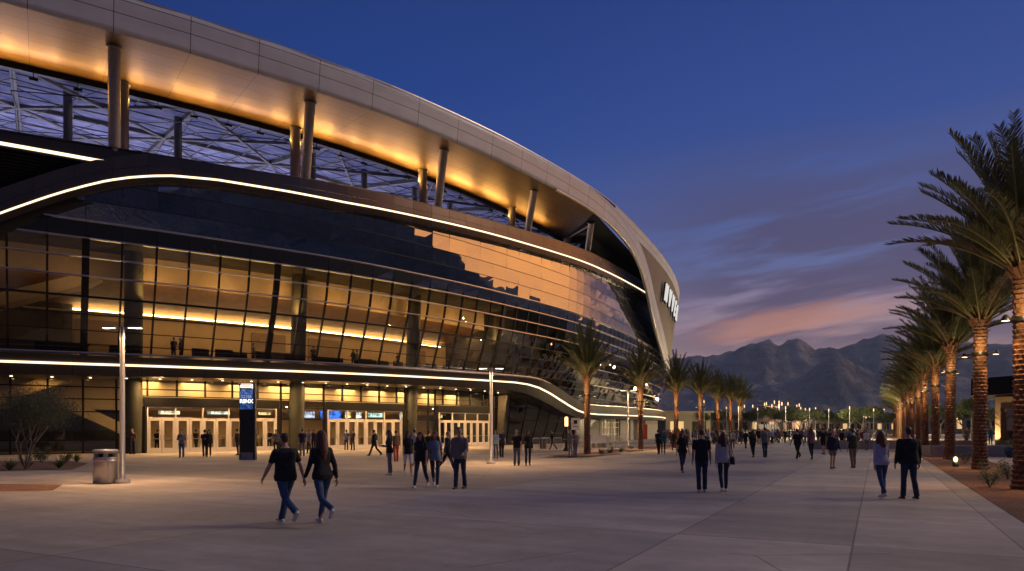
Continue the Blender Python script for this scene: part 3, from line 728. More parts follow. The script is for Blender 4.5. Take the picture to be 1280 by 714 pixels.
# leaning dark glass wall below the sweep of the belt
mb = MB(); mm = MB(); ts = ar(73, 89, 2.3)
dw = lambda t, z: dE(t)-.25-z*.30*max(0, min(1, (t-73)/6))
for a, c in zip(ts[:-1], ts[1:]):
    zs = [0, 1.3, 2.7, 4.1, 5.6]
    for z0, z1 in zip(zs[:-1], zs[1:]):
        y = [min(z0, zBB(a)), min(z0, zBB(c)), min(z1, zBB(c)), min(z1, zBB(a))]
        j = [rng.uniform(-.03,.03) for _ in range(4)]
        if y[3]-y[0] < .02 and y[2]-y[1] < .02: continue
        mb.add([W(a, dw(a,y[0])+j[0], y[0]), W(c, dw(c,y[1])+j[1], y[1]), W(c, dw(c,y[2])+j[2], y[2]), W(a, dw(a,y[3])+j[3], y[3])], [(0,1,2,3)])
        mm.bar(W(a, dw(a,y[3])-.04, y[3]), W(c, dw(c,y[2])-.04, y[2]), .05)
    mm.bar(W(a, dw(a,0)-.04, 0), W(a, dw(a,zBB(a))-.04, zBB(a)), .07)
gw = fin(mb.build('dark_glass_wall', M_GLASSB)); o = mm.build('mullion_grid', M_MULL); o.parent = gw
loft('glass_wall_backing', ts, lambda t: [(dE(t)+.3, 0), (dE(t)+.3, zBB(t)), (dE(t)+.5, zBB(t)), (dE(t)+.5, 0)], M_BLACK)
# stone clad base with its raking buttress and far doorway
loft('stone_base', ar(89, 99, 1.4), lambda t: [(dE(t)-.2, 0), (dE(t)-.2, zBB(t)), (dE(t)+.4, zBB(t)), (dE(t)+.4, 0)], M_STONE)
mb = MB(); p = W(88.8, dE(88.8)-1.2, 0); q = W(96.5, dE(96.5)-.9, 3.12); r = W(88.8, dE(88.8)-1.2, 3.12)
n = (W(90,1,0)-W(90,0,0))*1.0
mb.add([p, q, r, p+n, q+n, r+n], [(0,1,2),(3,5,4),(0,3,4,1),(1,4,5,2),(2,5,3,0)]); fin(mb.build('raking_buttress', M_BAND))
M_LITW = mat('lit_portal_wall', (.62,.56,.47), .7)
loft('portal_backing', ar(99, 118, 1.4), lambda t: [(dE(t)+2.6, 0), (dE(t)+2.6, 3.6), (dE(t)+2.8, 3.6), (dE(t)+2.8, 0)], M_LITW)
mb = MB(); mm = MB()
for t in ar(100, 108.5, 1.4): mm.bar(W(t, dE(t), 0), W(t, dE(t), 3.2), .12)
for z in (.1, 1.0, 2.0, 2.7): mm.bar(W(100, dE(100), z), W(108.5, dE(108.5), z), .08)
mb.add([W(100, dE(100), 0), W(108.5, dE(108.5), 0), W(108.5, dE(108.5), 3.2), W(100, dE(100), 3.2)], [(0,1,2,3)])
gw = fin(mb.build('portal_window', M_DGL)); o = mm.build('window_frame', M_DOOR); o.parent = gw
for t0, t1 in ((98.9,99.9),(108.6,112.5),(114.5,116.5),(119.5,122),(126,150)):
    loft('base_pier', ar(t0, t1, 1.2), lambda t: [(dE(t)-.25, 0), (dE(t)-.25, zBB(t)), (dE(t)+.4, zBB(t)), (dE(t)+.4, 0)], M_STONE)
mb = MB(); p = W(123.5, dE(123.5)-.6, 0); mb.box(p+Vector((0,0,1.25)), (.9,.15,2.5), rz=-.3); fin(mb.build('red_banner', mat('red_cloth', (.5,.05,.03), .7)))
# blade lettering
def text_mesh(s, size, bold=0.0, extr=.02):
    cu = bpy.data.curves.new('txt', 'FONT'); cu.body = s; cu.size = size; cu.extrude = extr; cu.offset = bold; cu.align_x = 'CENTER'; cu.resolution_u = 4
    o = bpy.data.objects.new('txt', cu); COL.objects.link(o); dg = bpy.context.evaluated_depsgraph_get()
    me = bpy.data.meshes.new_from_object(o.evaluated_get(dg)); bpy.data.objects.remove(o); return me
def text_obj(s, size, m, M, bold=0.0, extr=.02, parent=None, name='lettering'):
    me = text_mesh(s, size, bold, extr); me.transform(M); me.materials.clear(); me.materials.append(m)
    o = bpy.data.objects.new(name, me); COL.objects.link(o)
    if parent: o.parent = parent
    return o
M_SIGNW = emat('sign_white', (1, .95, .9), .75)
for k, ch in enumerate('HVVER'):
    t = 117.0+k*4.3; z0 = 21.9-.12*k; a, c = TN(t)
    for off, bold, mt, nm in ((-.35, .10, M_SIGNW, 'sign_letter'), (-.12, .30, M_BLACK, 'letter_backing')):
        p = W(t, dR(z0+1.4)+off, z0)
        ex = Vector((a, c, 0)); ey = Vector((c*-.13*-1*-1, a*.13*-1, 1)); ey = (W(t, dR(z0+3), z0+3)-W(t, dR(z0), z0)).normalized(); ez = ex.cross(ey).normalized()
        M = Matrix(((ex.x,ey.x,ez.x,p.x),(ex.y,ey.y,ez.y,p.y),(ex.z,ey.z,ez.z,p.z),(0,0,0,1)))
        o = text_obj(ch, 3.5, mt, M, bold=bold, extr=.10); fin(o); o.name = nm
# ---- lamps of the stadium
def slight(kind, p, power, col, **k):
    tgt = k.pop('target', None)
    l = light(kind, p, power, col, target=tgt, **k); l.parent = stad; l.location = Vector(p)-SO; return l
WARM = (1, .52, .15)
for t in (14, 26, 38, 50, 62, 74, 88):
    slight('AREA', W(t, 26, 20), 800, (.70,.66,1), target=W(t, 22, 30), size=8)
M_BULB = emat('lamp_bulb', (1,.75,.4), 12)
for k in range(27):
    t = 14.5+2.55*k; p = W(t, 7.45, 24.72); tx, ty = TN(t); X_ = Vector((tx, ty, 0))
    out = (W(t, 6.4, 25.16)-W(t, 7.4, 24.72)).normalized(); Zv = -out; Yv = Zv.cross(X_).normalized(); X_ = Yv.cross(Zv)
    l = slight('AREA', p, 78*random.uniform(.4, 1.6), (1,.50,.12), size=2.7, sizey=.22)
    l.rotation_euler = Matrix((X_, Yv, Zv)).transposed().to_euler()
    mb = MB(); q = W(t, 7.6, 24.62); mb.box(q, (.5,.22,.16), rz=math.atan2(ty, tx)); mb.bar(q, q+Vector((0,0,.6)), .04); fin(mb.build('uplight_fixture', M_MULL))
for t in ar(24, 73, 5.5):
    slight('AREA', W(t, 12.6, 12.0), 130 if t > 33 else 22, WARM, target=W(t, 12.9, 6), size=2.5)
    slight('AREA', W(t, 8.4, 11.6), 95 if t > 33 else 18, WARM, target=W(t, 10.8, 14), size=1.2)
for t in ar(35, 72, 4.2):
    slight('AREA', W(t, 13.0, 5.4), 210, (1,.60,.22), target=W(t, 13.5, 0), size=2.0)
for t in (22, 28):
    slight('AREA', W(t, 12, 5.0), 22, WARM, target=W(t, 14, 0), size=1.5)
for t in ar(100, 122, 5): slight('AREA', W(t, dE(t)+1.4, 3.2), 60, (1,.78,.5), target=W(t, dE(t)+1.6, 0), size=1)
# soffit downlights over the doors
M_DISC = emat('downlight_disc', (1,.72,.38), 6)
for t in ar(26, 72, 2.3):
    mb = MB(); p = W(t, dE(t)-1.5, zBB(t)-.03); mb.lathe([(.07,0),(.09,.03)], p, 10); fin(mb.build('downlight', M_DISC))
for t in ar(35, 72, 4.6): slight('AREA', W(t, dE(t)-1.5, zBB(t)-.1), 330, (1,.56,.22), target=W(t, dE(t)-1.9, 0), size=.8)
# ------------------------------------------------------------------ mountains
def px(x, y, Yd): return Vector(((x-640)/888.9*Yd, Yd, 1.8+(536-y)/888.9*Yd))
def rock_mat():
    m = bpy.data.materials.new('desert_rock'); m.use_nodes = True; nt = m.node_tree; p = nt.nodes['Principled BSDF']; b = NB(nt)
    g = b.n('ShaderNodeNewGeometry'); x, y, z = b.sep(g.outputs['Position'])
    n = b.noise(g.outputs['Position'], .004, 8, .65); n2 = b.noise(b.xyz(b.m('MULTIPLY', x, .002), b.m('MULTIPLY', y, .002), b.m('MULTIPLY', z, .02)), 1, 6, .6)
    c = b.ramp(b.m('ADD', b.m('MULTIPLY', n, .6), b.m('MULTIPLY', n2, .4)), [(.32, (.12,.105,.105,1)), (.5, (.28,.24,.225,1)), (.66, (.50,.43,.39,1))])
    b.link(c, p.inputs['Base Color']); p.inputs['Roughness'].default_value = 1; p.inputs['Specular IOR Level'].default_value = 0
    bp = b.n('ShaderNodeBump'); bp.inputs['Strength'].default_value = .9; bp.inputs['Distance'].default_value = 130
    b.link(n, bp.inputs['Height']); b.link(bp.outputs[0], p.inputs['Normal']); return m
M_ROCK = rock_mat()
def ridged(x, y, f, o=6, seed=0):
    v = 0; a = 1; tot = 0
    for k in range(o):
        n_ = 1-abs(mnoise.noise(Vector((x*f, y*f, seed+k*7.3)))*1.9); v += a*n_*n_; tot += a; a *= .52; f *= 2.05
    return v/tot
def mountain(name, r0, depth, sky, azr, seed, na=360, nr=46, low=0):
    """sky: (azimuth deg, elevation deg) crest table at distance r0"""
    A = [a for a, e in sky]; E_ = [e for a, e in sky]
    V_ = []; fs = []
    for i in range(na+1):
        a = azr[0]+(azr[1]-azr[0])*i/na; e = float(np.interp(a, A, E_)); ca, sa = math.cos(R(a)), math.sin(R(a))
        for k in range(nr+1):
            u = k/nr; r = r0-depth+depth*1.35*u
            crest = 1.08*r0*math.tan(R(e))
            s_ = u*1.35; prof = s_**1.35 if s_ < 1 else 1-(s_-1)*1.2
            x, y = sa*r, ca*r
            rg = ridged(x, y, .0021, 6, seed)
            ed = min(1, abs(s_-1)*4)
            h = crest*prof*(1-.80*(ed*.9+.1)*(1-rg)*(1.15-.3*s_))
            h += crest*.085*(ridged(x, y, .009, 6, seed+3)-.45)*min(1, s_*1.5)
            V_.append((x, y, max(-.5, h)+1.8*(s_) - (.5 if k == 0 else 0)))
    n = nr+1
    for i in range(na):
        for k in range(nr): fs.append((i*n+k, i*n+k+1, (i+1)*n+k+1, (i+1)*n+k))
    mb = MB(); mb.add(V_, [f[::-1] for f in fs], smooth=True); o = mb.build(name, M_ROCK); tag(o, kind='structure'); return o
def azel(x, y):
    return math.degrees(math.atan2(x-640, 888.9)), math.degrees(math.atan2(536-y, math.hypot(888.9, x-640)))
far = [azel(*p) for p in [(600,470),(700,462),(800,452),(850,450),(870,446),(885,449),(900,448),(914,444),(931,434),(941,430),(951,428),(961,427),(972,431),(980,430),(994,427),(1002,431),(1008,436),(1015,441),(1030,438),(1045,434),(1065,432),(1075,426),(1082,422),(1094,420),(1102,417),(1115,419),(1135,428),(1160,432),(1199,430),(1233,435),(1273,432)]]
far += [(40, 5.2), (47, 4.4), (55, 4.4), (61, 4.8), (68, 4.6), (76, 5.5), (84, 5.6), (92, 5.4), (104, 5.5), (118, 5), (130, 5), (160, 6), (200, 4)]
mountain('unseen_hills', 1500, 650, [(66,0),(74,3),(80,7.5),(84,11),(88,14.5),(95,16.5),(110,17.5),(125,16.5),(145,14),(170,10),(200,3)], (66, 200), 5.0, na=260, nr=40)  # out of view, crests raised to cut off the glow mirrored in the glass
mountain('far_mountains', 5200, 2600, far, (-4, 200), 2.0, na=640, nr=64)
near_ = [azel(*p) for p in [(780,520),(840,512),(880,498),(905,488),(930,492),(955,482),(975,478),(1000,470),(1015,464),(1030,455),(1040,449),(1049,446),(1056,449),(1066,456),(1080,461),(1092,466),(1105,463),(1120,470),(1150,476),(1190,470),(1230,478),(1275,474)]]+[(45, 2.0), (60, 1.0), (90, .8)]
mountain('near_foothills', 3600, 1500, near_, (8, 90), 9.0, na=420, nr=60)

# ------------------------------------------------------------------ palms
M_TRUNK = mat('palm_bark', (.15,.072,.038), .85, nscale=9, namt=.45, bump=.8, bscale=22)
def leaf_mat(name, c1, c2, tr=.25):
    m = bpy.data.materials.new(name); m.use_nodes = True; nt = m.node_tree; nt.nodes.clear(); b = NB(nt)
    g = b.n('ShaderNodeNewGeometry')
    oi = b.n('ShaderNodeObjectInfo').outputs['Random']
    c = b.mix(g.outputs['Random Per Island'], tuple(c1)+(1,), tuple(c2)+(1,))
    k = b.mr(oi, 0, 1, .8, 1.2, False); c = b.mix(1.0, c, b.xyz(k, k, k), 'MULTIPLY')
    d = b.n('ShaderNodeBsdfPrincipled'); b.link(c, d.inputs['Base Color']); d.inputs['Roughness'].default_value = .55; d.inputs['Specular IOR Level'].default_value = .35
    t = b.n('ShaderNodeBsdfTranslucent'); b.link(c, t.inputs[0])
    mx = b.n('ShaderNodeMixShader'); mx.inputs[0].default_value = tr; b.link(d.outputs[0], mx.inputs[1]); b.link(t.outputs[0], mx.inputs[2])
    o = b.n('ShaderNodeOutputMaterial'); b.link(mx.outputs[0], o.inputs[0]); return m
M_FROND = leaf_mat('palm_frond_green', (.085,.105,.035), (.15,.155,.055))
M_DEAD = leaf_mat('dry_frond', (.14,.10,.05), (.20,.14,.07))
M_STALK = mat('frond_stalk', (.20,.18,.06), .5, nscale=3, namt=.2)
def trunk_mb(h, r, seed):
    rg = random.Random(seed); mb = MB(); nz = int(h/.028); na = 44; V_ = []; fs = []
    bend = rg.uniform(-.12, .12), rg.uniform(-.12, .12)
    for i in range(nz+1):
        z = h*i/nz; f = z/h
        base = r*(1.0+.30*math.exp(-z/.35)-.04*f+.10*max(0, f-.86)/.14)
        for k in range(na):
            th = 2*math.pi*k/na; row = z/.145; ri = math.floor(row+.12*mnoise.noise(Vector((math.cos(th)*2, math.sin(th)*2, z*1.2+seed))))
            u = row-math.floor(row)
            cell = th/(2*math.pi)*9+(.5 if ri % 2 else 0); cu = cell-math.floor(cell)
            tipp = 1-abs(cu-.5)*2
            hsh = mnoise.noise(Vector((math.floor(cell)*3.7, ri*5.1, seed)))
            saw = max(0, (u-.25*(1-tipp)))
            disp = .052*saw*(.6+.7*tipp)+.018*hsh
            if u > .9: disp *= .25
            rr = base+disp-.01+.015*mnoise.noise(Vector((math.cos(th)*1.5, math.sin(th)*1.5, z*3)))
            V_.append((rr*math.cos(th)+bend[0]*f*f, rr*math.sin(th)+bend[1]*f*f, z))
    for i in range(nz):
        for k in range(na):
            k2 = (k+1) % na; fs.append((i*na+k, i*na+k2, (i+1)*na+k2, (i+1)*na+k))
    mb.add(V_, fs, smooth=False); mb.add(V_[-na:], [tuple(range(na))])
    # cut leaf bases at the head
    for k in range(46):
        th = k*2.4; z = h-.75+.9*(k/46); rr = r*1.05
        p = Vector((rr*.8*math.cos(th), rr*.8*math.sin(th), z)); q = p+Vector((math.cos(th)*.22, math.sin(th)*.22, .34))
        mb.bar(p, q, .13, .06, up=(0,0,1))
    return mb, bend
def crown_mb(seed, h, bend, nf=58, Lf=4.35):
    rg = random.Random(seed); mb = MB(); top = Vector((bend[0], bend[1], h-.1))
    for i in range(nf):
        f = i/nf; az = i*2.39996+rg.uniform(-.15,.15)
        e0 = R(88-52*f**.9+rg.uniform(-6,6)); L = Lf*(1-.17*f)*rg.uniform(.88,1.08)
        bendk = R(14+30*f+rg.uniform(-8,10)); side = rg.uniform(-.25,.25)
        n = 15; pts = [top+Vector((math.cos(az)*.14, math.sin(az)*.14, .0-.45*f))]; dirs = []
        for k in range(n):
            s_ = (k+.5)/n; pit = e0-bendk*s_**1.5; aa = az+side*s_*s_
            d = Vector((math.cos(pit)*math.cos(aa), math.cos(pit)*math.sin(aa), math.sin(pit))); dirs.append(d)
            pts.append(pts[-1]+d*L/n)
        dirs.append(dirs[-1])
        dead = f > .93
        mb.tube(pts, [.035*(1-.85*k/n)+.004 for k in range(n+1)], 4, mi=1, caps=False)
        m_ = 94
        for j in range(m_):
            s_ = .16+.84*j/m_; x = s_*n; k = min(n-1, int(x)); p = pts[k].lerp(pts[k+1], x-k); d = dirs[k]
            up = Vector((0,0,1)); sd = d.cross(up)
            if sd.length < .05: sd = Vector((math.sin(az), -math.cos(az), 0))
            sd.normalize(); nn = sd.cross(d).normalized()
            ll = .56*min(1, (s_-.10)*5)*(1-.72*max(0, s_-.35)/.65)**.8*rg.uniform(.85,1.1)+.05
            for sg in (-1, 1):
                if rg.random() < .04: continue
                fw = R(rg.uniform(38, 58)-22*s_*-1*0); lift = R(rg.uniform(8, 46))
                v = (sd*sg*math.cos(lift)+nn*math.sin(lift)); v = (v*math.cos(fw)*1.0+d*math.sin(fw)).normalized()
                a = p; mid = p+v*ll*.55; tip = p+v*ll+Vector((0,0,-.10*ll*rg.uniform(.2,1.6)))
                wv = d.cross(v).normalized().cross(v).normalized()*.0165
                o = len(mb.v)
                mb.add([a-wv*.5, a+wv*.5, mid+wv, mid-wv, tip], [(0,1,2,3),(3,2,4)], mi=2 if dead else 0)
    return mb
M_FIXT = mat('dark_fixture', (.03,.028,.026), .4, .6)
M_HEAD = emat('warm_lamp_face', (1,.64,.30), 11)
PALMS = []
for s_ in range(4):
    h = 6.75; tm, bd = trunk_mb(h, .255, 11+s_)
    tr = tm.build('trunk', M_TRUNK); cr = crown_mb(21+s_, h, bd).build('crown', [M_FROND, M_STALK, M_DEAD])
    root = empty('palm_tree', (0,-400,0)); tr.parent = root; cr.parent = root
    mb = MB(); mb.lathe([(.33,4.86),(.335,4.90),(.335,4.96),(.33,5.0)], n=24)
    for sg in (-1, 1): mb.bar((sg*.30,0,4.93), (sg*.66,0,4.93), .05)
    fx = mb.build('lamp_bracket', M_FIXT); fx.parent = root
    for sg in (-1, 1):
        mb = MB(); mb.lathe([(.03,5.04),(.07,5.0),(.125,4.90),(.13,4.86)], (sg*.68,0,0), 14); hd = mb.build('lamp_head', M_FIXT); hd.parent = root
        mb = MB(); mb.lathe([(.002,4.868),(.105,4.866),(.105,4.86)], (sg*.68,0,0), 14); lf = mb.build('lamp_lens', M_HEAD); lf.parent = hd
    PALMS.append(root)
used = set()
def palm(x, y, k, sc, rz, label, group, lz=None, pw=60, hs=1.0):
    src = PALMS[k % 4]
    if k % 4 in used: r_ = copy_tree(src)
    else: used.add(k % 4); r_ = src
    r_.location = (x, y, 0); r_.rotation_euler = (0, 0, rz); r_.scale = (sc, sc, sc*hs)
    tag(r_, label, 'palm tree', group)
    dd = math.hypot(x, y)
    cz, sz = math.cos(rz), math.sin(rz); zl = 4.8*sc*hs
    if dd < 115:
        for sg in (-1, 1):
            p = Vector((x+sg*.70*sc*cz, y+sg*.70*sc*sz, zl)); 
            l = light('SPOT', p, pw*(1.0), (1,.50,.18), size=.06, target=(x+sg*.55*cz, y+sg*.55*sz, 0), spot=96, blend=.9)
        l = light('POINT', (x-.45, y-.75, zl+.35), pw*.34, (1,.66,.28), size=.12)
    else:
        l = light('POINT', (x-.45, y-.75, zl-.4), pw*.30, (1,.50,.18), size=.2)
    return r_
ORD = ['nearest tall date palm at the right edge of the photo', 'second palm of the right row, behind a leafy green shrub', 'third palm of the right row with paired lamps on its trunk', 'fourth palm of the right row, just past the promenade couple', 'fifth palm counted from the front of the right row', 'sixth palm counted from the front of the right row']
gr = 'palms in the row along the right of the promenade'
for k in range(15):
    p = prom(4.3, 21+10.3*k); j = random.uniform(-.12, .12)
    if k < 6: lb = ORD[k]
    else: lb = 'distant palm merging with its neighbours in the right hand row'
    palm(p.x+j+(.35 if k == 1 else 0), p.y, k+1, [1.02,1.03,1.04,1.0,1.03,1.0,.97,1.05][k % 8], k*1.7+.25, lb, gr, pw=210 if k < 6 else 150)
left = [(734,570,402,'nearest palm in front of the stadium beside the barrier rail'),(801,562,427,'second palm before the stadium tip, beside a twin lamp post'),(845,552,440,'palm standing just right of the stadium tip'),(876,551,449,'palm with one bright lamp half way up its trunk'),(897,549,462,'slim palm between two others left of the open plaza'),(913,549,465,'second last palm of the left row before the far lots'),(926,548,470,'last and farthest palm of the left row')]
gl_ = 'palms in the row between stadium and promenade'
for k, (ix_, fy, ty, lb) in enumerate(left):
    Yd = 6400/(536-ty); X_ = (ix_-640)/888.9*Yd
    pp = palm(X_, Yd, k, .82, k*2.1+.4, lb, gl_, pw=240)
    for ch in pp.children:
        if ch.name.startswith('crown'): ch.scale = (.80, .80, 1)

# ------------------------------------------------------------------ other vegetation
M_LEAF = leaf_mat('olive_leaf', (.045,.060,.022), (.085,.095,.035)); M_LEAF2 = leaf_mat('grey_green_leaf', (.08,.09,.05), (.14,.145,.08)); M_LEAF3 = leaf_mat('bright_leaf', (.06,.10,.025), (.10,.14,.04))
M_WOOD = mat('grey_bark', (.13,.10,.075), .9, nscale=8, namt=.3, bump=.5)
def leaves(mb, c, rad, n, sz, rg, flat=1.0, mi=0):
    for _ in range(n):
        v = Vector((rg.gauss(0,1), rg.gauss(0,1), rg.gauss(0,1))).normalized()*rad*rg.random()**.45; v.z *= flat
        p = Vector(c)+v; a = Vector((rg.gauss(0,1), rg.gauss(0,1), rg.gauss(0,1))).normalized(); b_ = a.orthogonal().normalized()
        s_ = sz*rg.uniform(.6, 1.3)
        mb.add([p-a*s_, p+b_*s_*.4, p+a*s_, p-b_*s_*.4], [(0,1,2,3)], mi=mi)
def tree(name, loc, h, cr, label, cat='tree', group=None, leaf=None, n=2600, sz=.07, seed=0, multi=1, open_=1.0):
    rg = random.Random(seed); root = empty(name, loc, 0, label, cat, group); tm = MB(); cm = MB(); tips = []
    def grow(p, d, L, r, dep):
        q = p+d*L*.5+Vector((rg.gauss(0,.05), rg.gauss(0,.05), 0))*L; e = q+(d+Vector((0,0,.12))).normalized()*L*.5
        tm.tube([p, q, e], [r, r*.85, r*.65], 6, caps=False)
        if dep == 0: tips.append(e); tips.append(q); return
        for _ in range(rg.choice((2,3))):
            nd = (d+Vector((rg.gauss(0,.55), rg.gauss(0,.55), rg.uniform(-.05,.4)))*open_).normalized(); grow(e, nd, L*rg.uniform(.62,.82), r*.62, dep-1)
    for k in range(multi):
        a = 2*math.pi*k/max(1, multi)+rg.random(); d = Vector((math.cos(a)*.35*(multi > 1), math.sin(a)*.35*(multi > 1), 1)).normalized()
        grow(Vector((0,0,0)), d, h*.36, h*.022/(multi**.4), 3)
    per = max(4, n//max(1, len(tips)))
    for t_ in tips:
        leaves(cm, t_+Vector((0,0,.1)), cr*.34*rg.uniform(.6,1.3), per, sz, rg, .7)
    tm.build('trunk', M_WOOD, root); cm.build('crown', leaf or M_LEAF, root); return root
tree('mesquite_tree', px(33, 588, 31)*1 - Vector((0,0,px(33,588,31).z)), 3.4, 2.2, 'feathery multi-stem desert tree in the bed before the left glazing', 'tree', leaf=M_LEAF2, n=16000, sz=.04, seed=5, multi=6)
def gp(x, y):
    Yd = 1600.0/(y-536); return Vector(((x-640)/888.9*Yd, Yd, 0))
def shrub(x, y, h, label, seed, leaf=None, kind=0, loc=None, group=None):
    rg = random.Random(seed); p = loc or gp(x, y); root = empty('shrub', p, 0, label, 'shrub', group); cm = MB(); tm = MB()
    if kind == 0:
        for k in range(9):
            a = rg.uniform(0, 6.28); d = Vector((math.cos(a)*.5, math.sin(a)*.5, 1)).normalized(); e = d*h*rg.uniform(.6,1)
            tm.tube([(0,0,0), e*.5, e], [.012,.009,.004], 4, caps=False)
            for s_ in (.45,.7,.95): leaves(cm, e*s_, h*.22, 26, .045*max(.7, h), rg)
    else:    # spiky tuft
        for k in range(70):
            a = rg.uniform(0, 6.28); t_ = rg.uniform(.15, 1.2); d = Vector((math.cos(a)*t_, math.sin(a)*t_, 1)).normalized(); L = h*rg.uniform(.6,1.1)
            s_ = Vector((-math.sin(a), math.cos(a), 0))*.014
            m_ = d*L*.6; e = d*L+Vector((math.cos(a), math.sin(a), -.3))*L*.12
            cm.add([-s_, s_, m_+s_, m_-s_, e], [(0,1,2,3),(3,2,4)])
        tm.lathe([(.05,0),(.03,.08)], n=8)
    tm.build('stem', M_WOOD, root); cm.build('foliage', leaf or M_LEAF, root); return root
shrub(12, 589, .6, 'small spiky tuft at the left edge of the red bed', 1, kind=1)
shrub(33, 587, .8, 'dark tuft at the foot of the feathery desert tree', 2, kind=1)
shrub(52, 579, 1.0, 'round dusty shrub right of the feathery tree', 3, leaf=M_LEAF2)
shrub(74, 586, .65, 'low spiky plant in front of the round dusty shrub', 4, kind=1, leaf=M_LEAF3)
shrub(82, 579, .65, 'low green shrub between two spiky plants', 5, leaf=M_LEAF3)
shrub(96, 578, .55, 'rightmost spiky plant of the bed near the litter bin', 6, kind=1, leaf=M_LEAF3)
shrub(1237, 610, .85, 'leafy green shrub in the gravel between the two nearest palms', 7, leaf=M_LEAF3)
shrub(1260, 600, .75, 'bushy shrub beside the nearest palm trunk', 8, leaf=M_LEAF3)
shrub(1206, 580, .75, 'shrub between the second and third palm trunks', 9, leaf=M_LEAF3)
shrub(1196, 582, .55, 'low shrub next to the glowing garden light', 10, leaf=M_LEAF)
shrub(1176, 570, .7, 'shrub by the third palm of the right row', 12, leaf=M_LEAF)
shrub(752, 569, .45, 'yellowish shrub right of the nearest left row palm', 13, leaf=M_LEAF3)
shrub(762, 568, .5, 'darker round shrub next to the yellowish one', 14, leaf=M_LEAF)
shrub(776, 566, .4, 'small shrub left of the second twin lamp post', 15, leaf=M_LEAF3)
shrub(789, 563, .5, 'shrub touching the foot of the far twin lamp post', 16, leaf=M_LEAF)
# trees in the distance
far_t = [(1012,508,150),(1030,512,165),(1045,509,180),(1060,511,150),(1078,503,140),(1094,508,165),(1000,514,190),(1024,515,210),(1108,512,150),(868,515,150),(905,508,170),(935,512,180),(955,506,170),(890,516,190),(975,503,160),(985,512,210),(1240,505,105),(1215,498,110),(1175,500,130),(1205,506,140),(1140,512,160),(1260,512,120),(920,516,220),(1050,518,240),(1085,518,240)]
proto_t = []
for k in range(4):
    proto_t.append(tree('round_tree', (0,-500-k*10,0), 6, 3.2, 'x', 'tree', n=3600, sz=.16, seed=30+k, open_=1.2, leaf=M_LEAF))
wh = ['low dark green tree in the belt beyond the crowd','bushy tree in the distant belt of trees','distant round tree before the foothills','small far tree among the parking lot lamps']
for i, (x, ty, Yd) in enumerate(far_t):
    src = proto_t[i % 4]; r_ = src if i < 4 else copy_tree(src)
    top = 1.8+(536-ty)/888.9*Yd; r_.location = ((x-640)/888.9*Yd, Yd, 0); s_ = max(.5, top/6.3); r_.scale = (s_*1.25, s_*1.25, s_); r_.rotation_euler = (0,0,i*1.3)
    lb = wh[i % 4]
    if x == 975: lb = 'tree lit yellow by parking lot lamps, just right of the white truck'
    if x > 1130: lb = 'green tree glimpsed between the palm trunks on the right'
    tag(r_, lb, 'tree', 'trees beyond the plaza')
# ------------------------------------------------------------------ people
def remesh(mb, name, voxel, smooth=2, disp=0, dscale=.12):
    o = mb.build(name, []); 
    rm = o.modifiers.new('r', 'REMESH'); rm.mode = 'VOXEL'; rm.voxel_size = voxel; rm.use_smooth_shade = True
    if smooth: sm = o.modifiers.new('s', 'SMOOTH'); sm.iterations = smooth; sm.factor = .5
    if disp:
        tx = bpy.data.textures.new('wr', 'CLOUDS'); tx.noise_scale = dscale; tx.noise_depth = 2
        dm = o.modifiers.new('d', 'DISPLACE'); dm.texture = tx; dm.strength = disp; dm.mid_level = .5
    dg = bpy.context.evaluated_depsgraph_get(); me = bpy.data.meshes.new_from_object(o.evaluated_get(dg)); bpy.data.objects.remove(o)
    me.polygons.foreach_set('use_smooth', [True]*len(me.polygons)); me.name = name; return me
def cap(mb, p, q, r1, r2, n=12):
    p = Vector(p); q = Vector(q); d = (q-p); L = d.length
    if L < 1e-5: d = Vector((0,0,1))
    else: d.normalize()
    pts = []; rr = []
    for a in (8, 35, 60): pts.append(p-d*r1*math.cos(R(a))); rr.append(r1*math.sin(R(a)))
    pts += [p, q]; rr += [r1, r2]
    for a in (60, 35, 8): pts.append(q+d*r2*math.cos(R(a))); rr.append(r2*math.sin(R(a)))
    mb.tube(pts, rr, n)
def chain(mb, P, rr, n=12):
    for i in range(len(P)-1): cap(mb, P[i], P[i+1], rr[i], rr[i+1], n)
def ell(mb, c, r, rot=None, n=14):
    V_ = []; fs = []; m_ = 9
    for i in range(m_+1):
        a = math.pi*(i+.001)/(m_+.002)
        for k in range(n):
            v = Vector((r[0]*math.sin(a)*math.cos(2*math.pi*k/n), r[1]*math.sin(a)*math.sin(2*math.pi*k/n), r[2]*math.cos(a)))
            if rot: v = rot @ v
            V_.append(v+Vector(c))
    for i in range(m_):
        for k in range(n):
            k2 = (k+1) % n; fs.append((i*n+k, (i+1)*n+k, (i+1)*n+k2, i*n+k2))
    fs.append(tuple(range(n-1,-1,-1))[::-1]); fs.append(tuple(range(m_*n, m_*n+n))[::-1])
    mb.add(V_, fs)
def rings(mb, R_, n=24):
    """R_: (z, cx, cy, rx, ry)"""
    V_ = []; fs = []
    for z, x, y, rx, ry in R_:
        for k in range(n):
            a = 2*math.pi*k/n; c, s_ = math.cos(a), math.sin(a)
            e = .8
            V_.append((x+rx*math.copysign(abs(c)**e, c), y+ry*math.copysign(abs(s_)**e, s_), z))
    for i in range(len(R_)-1):
        for k in range(n):
            k2 = (k+1) % n; fs.append((i*n+k, i*n+k2, (i+1)*n+k2, (i+1)*n+k))
    fs.append(tuple(range(n))[::-1]); fs.append(tuple(range((len(R_)-1)*n, len(R_)*n))); mb.add(V_, fs)

